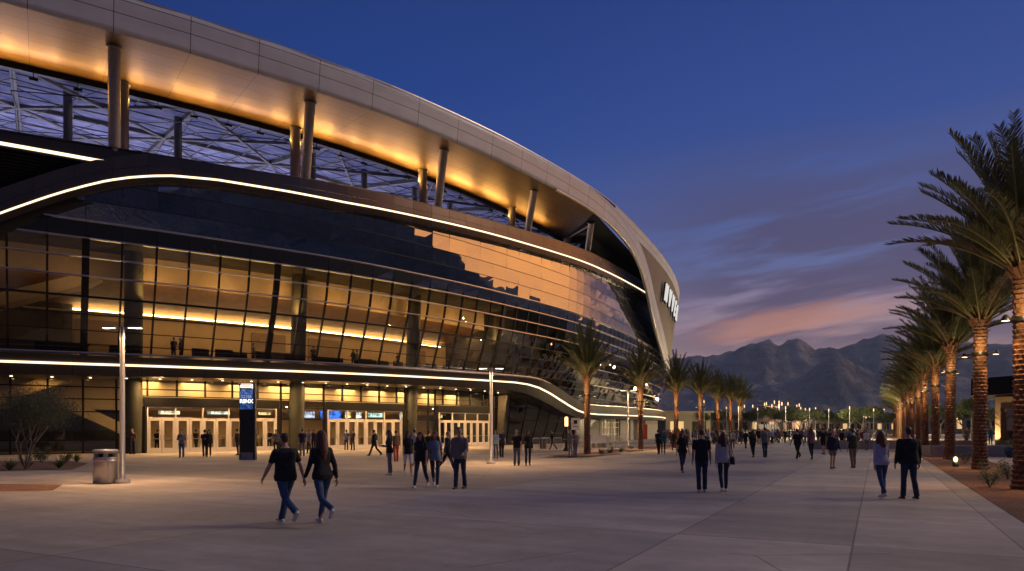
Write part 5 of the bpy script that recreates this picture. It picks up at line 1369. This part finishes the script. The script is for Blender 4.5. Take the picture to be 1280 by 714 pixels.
# information totem
r_ = empty('information_totem', gp(310, 575), 0, 'tall dark information totem with a lit blue screen before the doors', 'totem')
mb = MB(); mb.box((0,0,2.42), (.90,.30,3.98)); mb.build('cabinet', mat('totem_dark', (.03,.028,.028), .35, .4, nscale=3, namt=.05), r_, bevel=.015)
mb = MB(); mb.box((0,.02,.22), (.74,.24,.44)); mb.build('plinth', M_POLE, r_)
mb = MB(); _m = mat('totem_dark2', (.03,.028,.028), .35, .4); mb.box((-.43,0,.25), (.05,.30,.5)); mb.build('side_leg', _m, r_); mb = MB(); mb.box((.40,0,.25), (.12,.30,.5)); mb.build('side_leg', _m, r_)
SB = mat('blue_screen', (.01,.02,.08), .3, emit=(.05,.12,.42), estr=.6)
nt = SB.node_tree; b = NB(nt); n = b.noise(b.n('ShaderNodeTexCoord').outputs['Object'], 4, 4, .6, dist=1.0)
b.link(b.ramp(n, [(.35, (.01,.025,.11,1)), (.55, (.04,.11,.40,1)), (.7, (.30,.45,.80,1))]), nt.nodes['Principled BSDF'].inputs['Emission Color'])
mb = MB(); mb.box((-.03,-.162,3.50), (.74,.02,1.16)); mb.build('screen', SB, r_)
mb = MB(); 
for z in (2.91, 4.09): mb.box((-.03,-.165,z), (.78,.024,.03))
mb.build('screen_frame', M_POLE, r_)
MR = Matrix.Rotation(R(90), 4, 'X')
WH = emat('white_glyph', (1,.98,.95), 1.6); IV = emat('ivory_glyph', (1,.9,.74), 1.6)
text_obj('2Z1B8', .22, mat('glyph_dim', (.3,.3,.4), .5, emit=(.35,.40,.62), estr=.8), Matrix.Translation((-.03,-.176,3.56)) @ MR, extr=.002, parent=r_, bold=.004)
text_obj('RSNX', .30, WH, Matrix.Translation((-.03,-.176,3.28)) @ MR, extr=.002, parent=r_, bold=.012)
mb = MB()
mb.box((-.04,-.165,4.30), (.66,.02,.05)); mb.box((-.04,-.165,4.165), (.66,.02,.045)); mb.box((-.35,-.165,4.23), (.05,.02,.16)); mb.box((.20,-.165,4.22), (.06,.02,.14)); mb.box((.31,-.165,4.23), (.06,.02,.26)); mb.box((-.04,-.165,4.37), (.60,.02,.03)); mb.box((-.07,-.165,4.225),(.46,.02,.03))
mb.build('logo_mark', IV, r_)
# screens in the lobby
def lobby_screen(t, d, z, w_, h_, col, label):
    p = W(t, d, z); a, c = TN(t); ang = math.atan2(c, a)
    r_ = empty('wall_screen', p, ang, label, 'screen', 'screens inside the lobby')
    mb = MB(); mb.box((0,0,0), (w_+.08,.08,h_+.08)); mb.build('bezel', M_BLACK, r_)
    m = mat('screen_picture', (.02,.02,.02), .4, emit=col, estr=1.2); nt = m.node_tree; b = NB(nt)
    n = b.noise(b.n('ShaderNodeTexCoord').outputs['Object'], 2.2, 3, .6, dist=.8); k = b.mr(n, .4, .6, .35, 1.7)
    b.link(b.mix(1.0, tuple(col)+(1,), b.xyz(k, k, k), 'MULTIPLY'), nt.nodes['Principled BSDF'].inputs['Emission Color'])
    mb = MB(); mb.box((0,-.05,0), (w_,.02,h_)); mb.build('display', m, r_)
lobby_screen(36.3, 10.8, 3.02, 1.5, .26, (1,.9,.6), 'small bright sign strip over the leftmost doors')
lobby_screen(40.2, 10.8, 3.05, 1.7, .22, (.9,.95,.8), 'pale sign strip over the third pair of doors')
lobby_screen(44.2, 10.8, 3.05, 1.0, .22, (1,.8,.4), 'yellow sign strip right of the information totem')
for k, t in enumerate((47.2,48.1,49.0)): lobby_screen(t, 11.0, 3.0, .85, .55, (.55,.62,.8), ['left','middle','right'][k]+' one of three menu screens between the first two door groups')
lobby_screen(51.1, 10.6, 3.02, 2.0, .7, (.05,.20,.95), 'bright blue screen over the second door group')
lobby_screen(53.3, 10.8, 3.02, .6, .55, (.9,.75,.3), 'yellow poster screen over the second door group')
lobby_screen(54.6, 10.8, 3.02, .6, .55, (.8,.85,.85), 'white poster screen over the second door group')
lobby_screen(56.6, 10.8, 3.05, 1.7, .4, (.5,.8,.7), 'pale green screen over the second door group')
lobby_screen(60.7, 11.2, 3.0, .9, .9, (.45,.65,.8), 'left pale screen between the second and third door groups')
lobby_screen(61.9, 11.2, 3.0, .9, .9, (.4,.65,.75), 'right pale screen between the second and third door groups')
lobby_screen(65.2, 10.4, 3.05, 1.2, .26, (.9,.8,.3), 'yellow sign strip over the third door group')
# counters and seats inside
M_CHR = mat('dark_seat', (.045,.038,.035), .6)
rg = random.Random(9)
def inside_seat(t, d, z, label):
    p = W(t, d, z); a, c = TN(t); r_ = empty('lounge_seat', p, math.atan2(c, a)+rg.uniform(-.3,.3), label, 'seat', 'seats behind the upper glazing')
    mb = MB(); mb.box((0,0,.42), (1.3,.7,.14)); mb.build('cushion', M_CHR, r_, bevel=.03)
    mb = MB(); mb.box((0,.32,.68), (1.3,.14,.62)); mb.build('backrest', M_CHR, r_, bevel=.03)
    mb = MB(); 
    for sx in (-.55,.55):
        for sy in (-.28,.28): mb.box((sx,sy,.17), (.06,.06,.34))
    mb.build('leg', M_MULL, r_)
for t in [32.6,38.5,40.2,41.9,44,46.2,50.2,51.8,54.5,55.9,57.5,59.0,63,64.8,66.5,68.8,28.0,29.5]:
    inside_seat(t, rg.uniform(9.0, 11.0), zGB(t)-.05, 'dark lounge seat silhouetted behind the upper glazing')
r_ = None
for t, h in ((46.0,1.2),(29.0,1.1)):
    r_ = empty('bar_counter', W(t, 12.5, zGB(t)-.05), math.atan2(TN(t)[1], TN(t)[0]), 'dark bar counter seen through the %s glazing' % ('middle' if t > 40 else 'left'), 'counter')
    mb = MB(); mb.box((0,0,h/2), (3.2,.7,h)); mb.build('counter_front', M_PAN, r_); mb = MB(); mb.box((0,0,h+.03), (3.4,.9,.06)); mb.build('counter_top', M_MULL, r_)
for t in ar(36, 71, 5.0):
    r_ = empty('ticket_gate', W(t, 12.6, 0), math.atan2(TN(t)[1], TN(t)[0]), 'dark ticket gate standing in the lit lobby behind the doors', 'gate', 'ticket gates in the lobby')
    mb = MB()
    for x in (-1.2,0,1.2): mb.box((x,0,.55), (.28,1.1,1.1))
    mb.build('gate_body', M_PAN, r_, bevel=.02)
    mb = MB()
    for x in (-.6,.6): mb.bar((x-.4,0,.9), (x+.4,0,.9), .05)
    mb.build('gate_arm', M_POLE, r_)
# people upstairs behind the glazing
for k, (t, d) in enumerate(((36.4,9.6),(37.0,9.9),(43.0,10.4),(48.4,9.4),(53.2,9.8),(53.9,10.2),(58.2,9.3),(65.6,9.4),(67.4,9.2),(61.6,9.8))):
    make_person(['man_stand','woman_stand','man_tee_stand'][k % 3], W(t, d, zGB(t)-.05), k*2.3, ['black','navy','grey'][k % 3], 'black', 'dark figure standing behind the upper glazing', group='people behind the upper glazing', small=True)
# people inside lobby
for k, (t, d, tp) in enumerate(((35.6,11.8,'black'),(38.6,11.6,'navy'),(43.9,12,'black'),(45.0,11.5,'navy'),(57.6,12,'brown'))):
    make_person('man_tee_stand', W(t, d, 0), k*1.1, tp, 'black', ['dark figure inside the leftmost doors','figure inside behind the second pair of doors','figure inside right of the totem','figure inside at the right doors of the left group','figure in brown inside the second door group'][k])
# barrier rails
M_RAIL = mat('steel_rail', (.40,.40,.41), .35, .6)
def barrier(p, q, label):
    p, q = Vector(p), Vector(q); c = (p+q)/2; L_ = (q-p).length; r_ = empty('crowd_barrier', c, math.atan2((q-p).y, (q-p).x), label, 'barrier', 'steel crowd barriers by the stadium base')
    mb = MB(); h = L_/2; mb.tube([(-h,0,.18),(-h,0,.95),(-h+.12,0,1.08),(h-.12,0,1.08),(h,0,.95),(h,0,.18),(-h,0,.18)], .022, 8); mb.build('rail_frame', M_RAIL, r_)
    mb = MB(); n = int(L_/.13)
    for k in range(1, n): mb.bar((-h+L_*k/n,0,.18), (-h+L_*k/n,0,1.07), .013)
    mb.build('rail_bars', M_RAIL, r_)
    for s_ in (-1,1):
        mb = MB(); mb.bar((s_*h*.8,-.3,.02), (s_*h*.8,.3,.02), .05, .03); mb.bar((s_*h*.8,0,.02), (s_*h*.8,0,.2), .03); mb.build('foot', M_RAIL, r_)
pts_ = [(664,566),(676,565.6),(690,565),(704,564.4)]
bl = ['leftmost steel barrier right of the middle lamp post','second steel barrier along the stadium base','third steel barrier, before the queue sign']
for i in range(3): barrier(gp(*pts_[i])+Vector((.1,0,0)), gp(*pts_[i+1])-Vector((.1,0,0)), bl[i])
pts_ = [(757,560.5),(768,560),(779,559.3)]
for i in range(2): barrier(gp(*pts_[i])+Vector((.1,0,0)), gp(*pts_[i+1])-Vector((.1,0,0)), ['steel barrier right of the white benches','steel barrier beside the far twin lamp post'][i])
# white benches
for k, (x, y) in enumerate(((742,560),(748.5,559.6),(757,559.2))):
    r_ = empty('bench', gp(x, y), .5, ['leftmost','middle','rightmost'][k]+' white bench behind the nearest left row palm', 'bench', 'white benches by the stadium base')
    mb = MB(); mb.box((0,0,.46), (1.5,.5,.07)); mb.build('seat', M_DOOR, r_, bevel=.015); mb = MB(); mb.box((0,.26,.82), (1.5,.06,.6)); mb.build('backrest', M_DOOR, r_, bevel=.015)
    for sx in (-.6,.6): mb = MB(); mb.box((sx,0,.21), (.07,.45,.42)); mb.build('leg', M_POLE, r_)
# queue sign, lit heater post and bin
r_ = empty('queue_sign', gp(719, 563), .3, 'white sign on a post beside the nearest left row palm', 'sign')
mb = MB(); mb.bar((0,0,0), (0,0,2.6), .07); mb.build('post', M_POLE, r_); mb = MB(); mb.box((0,-.05,2.2), (.75,.05,1.0)); sg_ = mb.build('panel', M_DOOR, r_)
mb = MB(); mb.box((0,-.08,2.35), (.3,.01,.3)); mb.box((0,-.08,1.98), (.45,.01,.05)); mb.build('symbol', M_MULL, sg_)
r_ = empty('light_column', gp(708, 564), 0, 'slim post topped by a glowing yellow lantern near the queue sign', 'lantern')
mb = MB(); mb.lathe([(.35,0),(.14,.3),(.12,2.0)], n=14); mb.build('post', M_FIXT, r_); mb = MB(); mb.lathe([(.13,2.0),(.13,2.7),(.05,2.75)], n=14); mb.build('lantern', emat('lantern_glow', (1,.62,.22), 4), r_)
r_ = empty('litter_bin', gp(679, 561), 0, 'small dark bin behind the barrier rail', 'bin'); mb = MB(); mb.lathe([(.28,0),(.3,.9)], n=16); mb.build('bin_body', M_FIXT, r_); mb = MB(); mb.lathe([(.32,.9),(.30,1.0),(.1,1.04)], n=16); mb.build('lid', M_POLE, r_)
r_ = empty('dark_bin', gp(160, 568), 0, 'black wheeled bin at the left end of the doors', 'bin'); mb = MB(); mb.box((0,0,.6), (.7,.6,1.1), taper=1.12); mb.build('bin_body', M_FIXT, r_, bevel=.02); mb = MB(); mb.box((0,0,1.18), (.82,.7,.07)); mb.build('lid', M_MULL, r_)
# garden light by the right row
r_ = empty('garden_light', gp(1194.5, 584), 0, 'low glowing garden light in the gravel by the third palm', 'garden light')
mb = MB(); mb.lathe([(.13,0),(.15,.22),(.10,.24)], n=14); mb.build('body', M_FIXT, r_); mb = MB(); ell(mb, (0,0,.36), (.09,.09,.13), n=12); mb.build('lamp', emat('garden_glow', (1,.85,.35), 3), r_)
light('POINT', gp(1194.5, 584)+Vector((0,-.3,.5)), 12, (1,.8,.4), size=.1)
# right hand planters and pavilion
M_PLANT = mat('cast_concrete', (.34,.30,.28), .7, nscale=2, namt=.12, bump=.3)
def planter(p, w_, d_, h_, rz, label):
    r_ = empty('planter_wall', p, rz, label, 'planter'); mb = MB(); mb.box((0,0,h_/2), (w_,d_,h_)); mb.build('wall', M_PLANT, r_, bevel=.03)
    mb = MB(); mb.box((0,0,h_+.005), (w_-.24,d_-.24,.03)); mb.build('soil', SOIL2, r_)
ANG = math.atan2(DIR.y, DIR.x)
planter((31.2,46,0), 9, 1.2, .7, 0, 'long low concrete planter behind the second palm')
planter((35.0,42,0), 3.6, 2.2, .85, 0, 'brown planter box between the two nearest palms')
planter((33.5,63,0), 14, 1.2, .75, 0, 'low concrete wall far behind the third palm')
r_ = empty('plant_pot', (31.0,44.2,0), 0, 'blue glazed pot before the low concrete planter', 'pot'); mb = MB(); mb.lathe([(.20,0),(.34,.35),(.38,.62),(.33,.62)], n=20); mb.build('pot', mat('blue_glaze', (.02,.05,.13), .2), r_); mb = MB(); leaves(mb, (0,0,.8), .35, 160, .06, rg); mb.build('foliage', M_LEAF3, r_)
tree('bare_tree', (38.8,55,0), 4.2, 1.2, 'pale sparse small tree in front of the lit pavilion', 'tree', leaf=M_LEAF2, n=240, sz=.04, seed=8, multi=3)
_rz = Matrix.Rotation(-.60, 4, 'Z'); _pl = Vector((39.4,58,0))-(_rz @ Vector((-4.6,-2,0)))
pv = empty('pavilion', _pl, -.60, 'low pavilion with a dark sloping roof and warmly lit wall at the right edge', 'pavilion')
mb = MB(); mb.box((2.4,2,2.2), (14,8,4.4)); mb.build('wall', mat('tan_stucco', (.33,.25,.17), .8, nscale=1, namt=.1), pv)
mb = MB(); V_ = [(-6.2,-4,4.4),(11,-4,5.4),(11,8,5.4),(-6.2,8,4.4)]; mb.add(V_+[(a, c, z+1.4+(x_ > 4)*.5) for x_, (a, c, z) in enumerate(V_)], [(3,2,1,0),(4,5,6,7),(0,1,5,4),(1,2,6,5),(2,3,7,6),(3,0,4,7)]); mb.build('roof', M_BAND, pv)
mb = MB(); mb.box((-3.6,-2.06,1.8), (1.3,.08,3.4)); mb.build('window', M_GLASS, pv); mb = MB(); mb.box((.8,-2.06,1.8), (2.6,.08,3.4)); mb.build('window', M_GLASS, pv)
for x in (-5.6,-1.8,3.0): mb = MB(); mb.box((x,-3.4,2.0), (.3,.3,4.0)); mb.build('column', M_STEEL, pv)
for x, s_ in ((-4.6,1500),(-.5,900),(3,700)): light('SPOT', (x,-2.8,.4), s_*.6, (1,.62,.25), parent=pv, size=.1, target=None, spot=80).rotation_euler = (R(160),0,0)
# low buildings beyond
M_TAN = mat('tan_wall', (.30,.25,.19), .8, nscale=.3, namt=.1); M_WIN = mat('lit_window', (.2,.15,.1), .4, emit=(1,.62,.25), estr=.8)
def block(x0, x1, ty, Yd, label, dep=12, wl=None, lit=0, seed=0):
    X0, X1 = (x0-640)/888.9*Yd, (x1-640)/888.9*Yd; h = 1.8+(536-ty)/888.9*Yd; rg = random.Random(seed)
    r_ = empty('low_building', ((X0+X1)/2, Yd+dep/2, 0), 0, label, 'building'); mb = MB(); mb.box((0,0,h/2), (X1-X0,dep,h)); mb.build('wall', wl or M_TAN, r_)
    mb = MB(); mb.box((0,0,h+.15), (X1-X0+1.2,dep+1.2,.3)); mb.build('roof', M_BAND if not lit else M_TAN, r_)
    n = max(2, int((X1-X0)/4))
    for k in range(n):
        x = -(X1-X0)/2+(k+.5)*(X1-X0)/n
        mb = MB(); mb.box((x,-dep/2-.03,h*.42), ((X1-X0)/n*.6,.08,h*.45)); mb.build('window', M_WIN if rg.random() < lit else M_MULL, r_)
    return r_
block(832, 888, 516, 150, 'long low flat roofed building right of the stadium tip', lit=.45, seed=1)
block(886, 940, 519, 190, 'low building behind the last left row palms', lit=.5, seed=2)
block(938, 1003, 520, 330, 'pale low hall among the parking lot lamps', lit=.4, seed=3)
block(955, 973, 508, 420, 'taller pink white block behind the lot lamps', wl=mat('pale_wall', (.6,.5,.48), .8), lit=.3, seed=4)
block(1000, 1130, 524, 420, 'long low far building beyond the tree belt', lit=.3, seed=5)
block(1150, 1270, 517, 330, 'low far building behind the right palms', lit=.2, seed=6)
for x, Yd in ((975,410),(962,415),(990,330)): light('POINT', ((x-640)/888.9*Yd, Yd-6, 9), 6000, (1,.55,.4), size=1)
# white box truck
p = Vector(((958-640)/888.9*300, 300, 0)); r_ = empty('box_truck', p, 0, 'white box truck parked beyond the crowd', 'truck')
mb = MB(); mb.box((0,0,2.2), (7.5,2.5,2.9)); mb.build('cargo_box', mat('truck_white', (.65,.63,.58), .5), r_, bevel=.05)
mb = MB(); mb.box((4.9,0,1.6), (2.0,2.3,1.9), taper=.85); cb = mb.build('cab', M_DOOR, r_, bevel=.08); mb = MB(); mb.box((5.3,-1.12,2.0), (.9,.06,.7)); mb.build('window', M_MULL, cb)
for x in (-2.6,-1.5,4.6):
    for y in (-1.1,1.1): mb = MB(); mb.tube([(x,y-.15,.5),(x,y+.15,.5)], .5, 18); mb.build('wheel', M_BLACK, r_)
light('POINT', (p.x, 290, 5), 1500, (1,.75,.45), size=.4)
# parked cars at the far lot
def car(loc, rz, m, label):
    r_ = empty('parked_car', loc, rz, label, 'car', 'cars parked in the far lot')
    mb = MB(); prof = [(-2.2,.35),(-2.25,.8),(-1.9,.95),(-1.2,1.0),(-.7,1.42),(.7,1.45),(1.4,1.0),(2.1,.88),(2.25,.6),(2.2,.32)]
    V_ = [(x, -.85+.12*(z > 1.2), z) for x, z in prof]+[(x, .85-.12*(z > 1.2), z) for x, z in prof]; n = len(prof)
    mb.add(V_, [tuple(range(n)), tuple(range(2*n-1, n-1, -1))]+[(i, i+n, (i+1) % n+n, (i+1) % n) for i in range(n)]); bd = mb.build('body', m, r_, bevel=.05)
    for y in (-.80,.80): mb = MB(); mb.box((0,y,1.2), (1.4,.06,.32)); mb.build('window', M_MULL, r_)
    for x in (-1.35,1.35):
        for y in (-.8,.8): mb = MB(); mb.tube([(x,y-.1,.33),(x,y+.1,.33)], .33, 16); mb.build('wheel', M_BLACK, r_)
    for x in (2.22,):
        for y in (-.6,.6): mb = MB(); mb.box((x,y,.68), (.06,.3,.12)); mb.build('headlight', M_FARW, r_)
cars = [(905,170,'white'),(918,165,'grey'),(930,160,'offwhite'),(1008,190,'white'),(1020,200,'grey'),(1100,150,'blue'),(988,150,'white'),(1070,190,'grey'),(1085,185,'navy')]
for i, (x, Yd, c) in enumerate(cars):
    car(((x-640)/888.9*Yd, Yd, 0), [0,3.14,1.2][i % 3], CL[c], '%s car parked far off behind the crowd' % {'offwhite':'cream','white':'white','grey':'grey','blue':'blue','navy':'navy'}[c])
# ------------------------------------------------------------------ dusk haze
hz = MB(); hz.box((1500, 3000, 379), (9500, 7400, 760)); hm_ = bpy.data.materials.new('haze_air'); hm_.use_nodes = True; nt = hm_.node_tree; nt.nodes.clear(); b = NB(nt)
pvv = b.n('ShaderNodeVolumePrincipled'); pvv.inputs['Color'].default_value = (.55,.76,1,1); pvv.inputs['Density'].default_value = 0.75e-4; pvv.inputs['Anisotropy'].default_value = .3
o_ = b.n('ShaderNodeOutputMaterial'); b.link(pvv.outputs[0], o_.inputs['Volume'])
ho = hz.build('haze', hm_); tag(ho, kind='stuff')
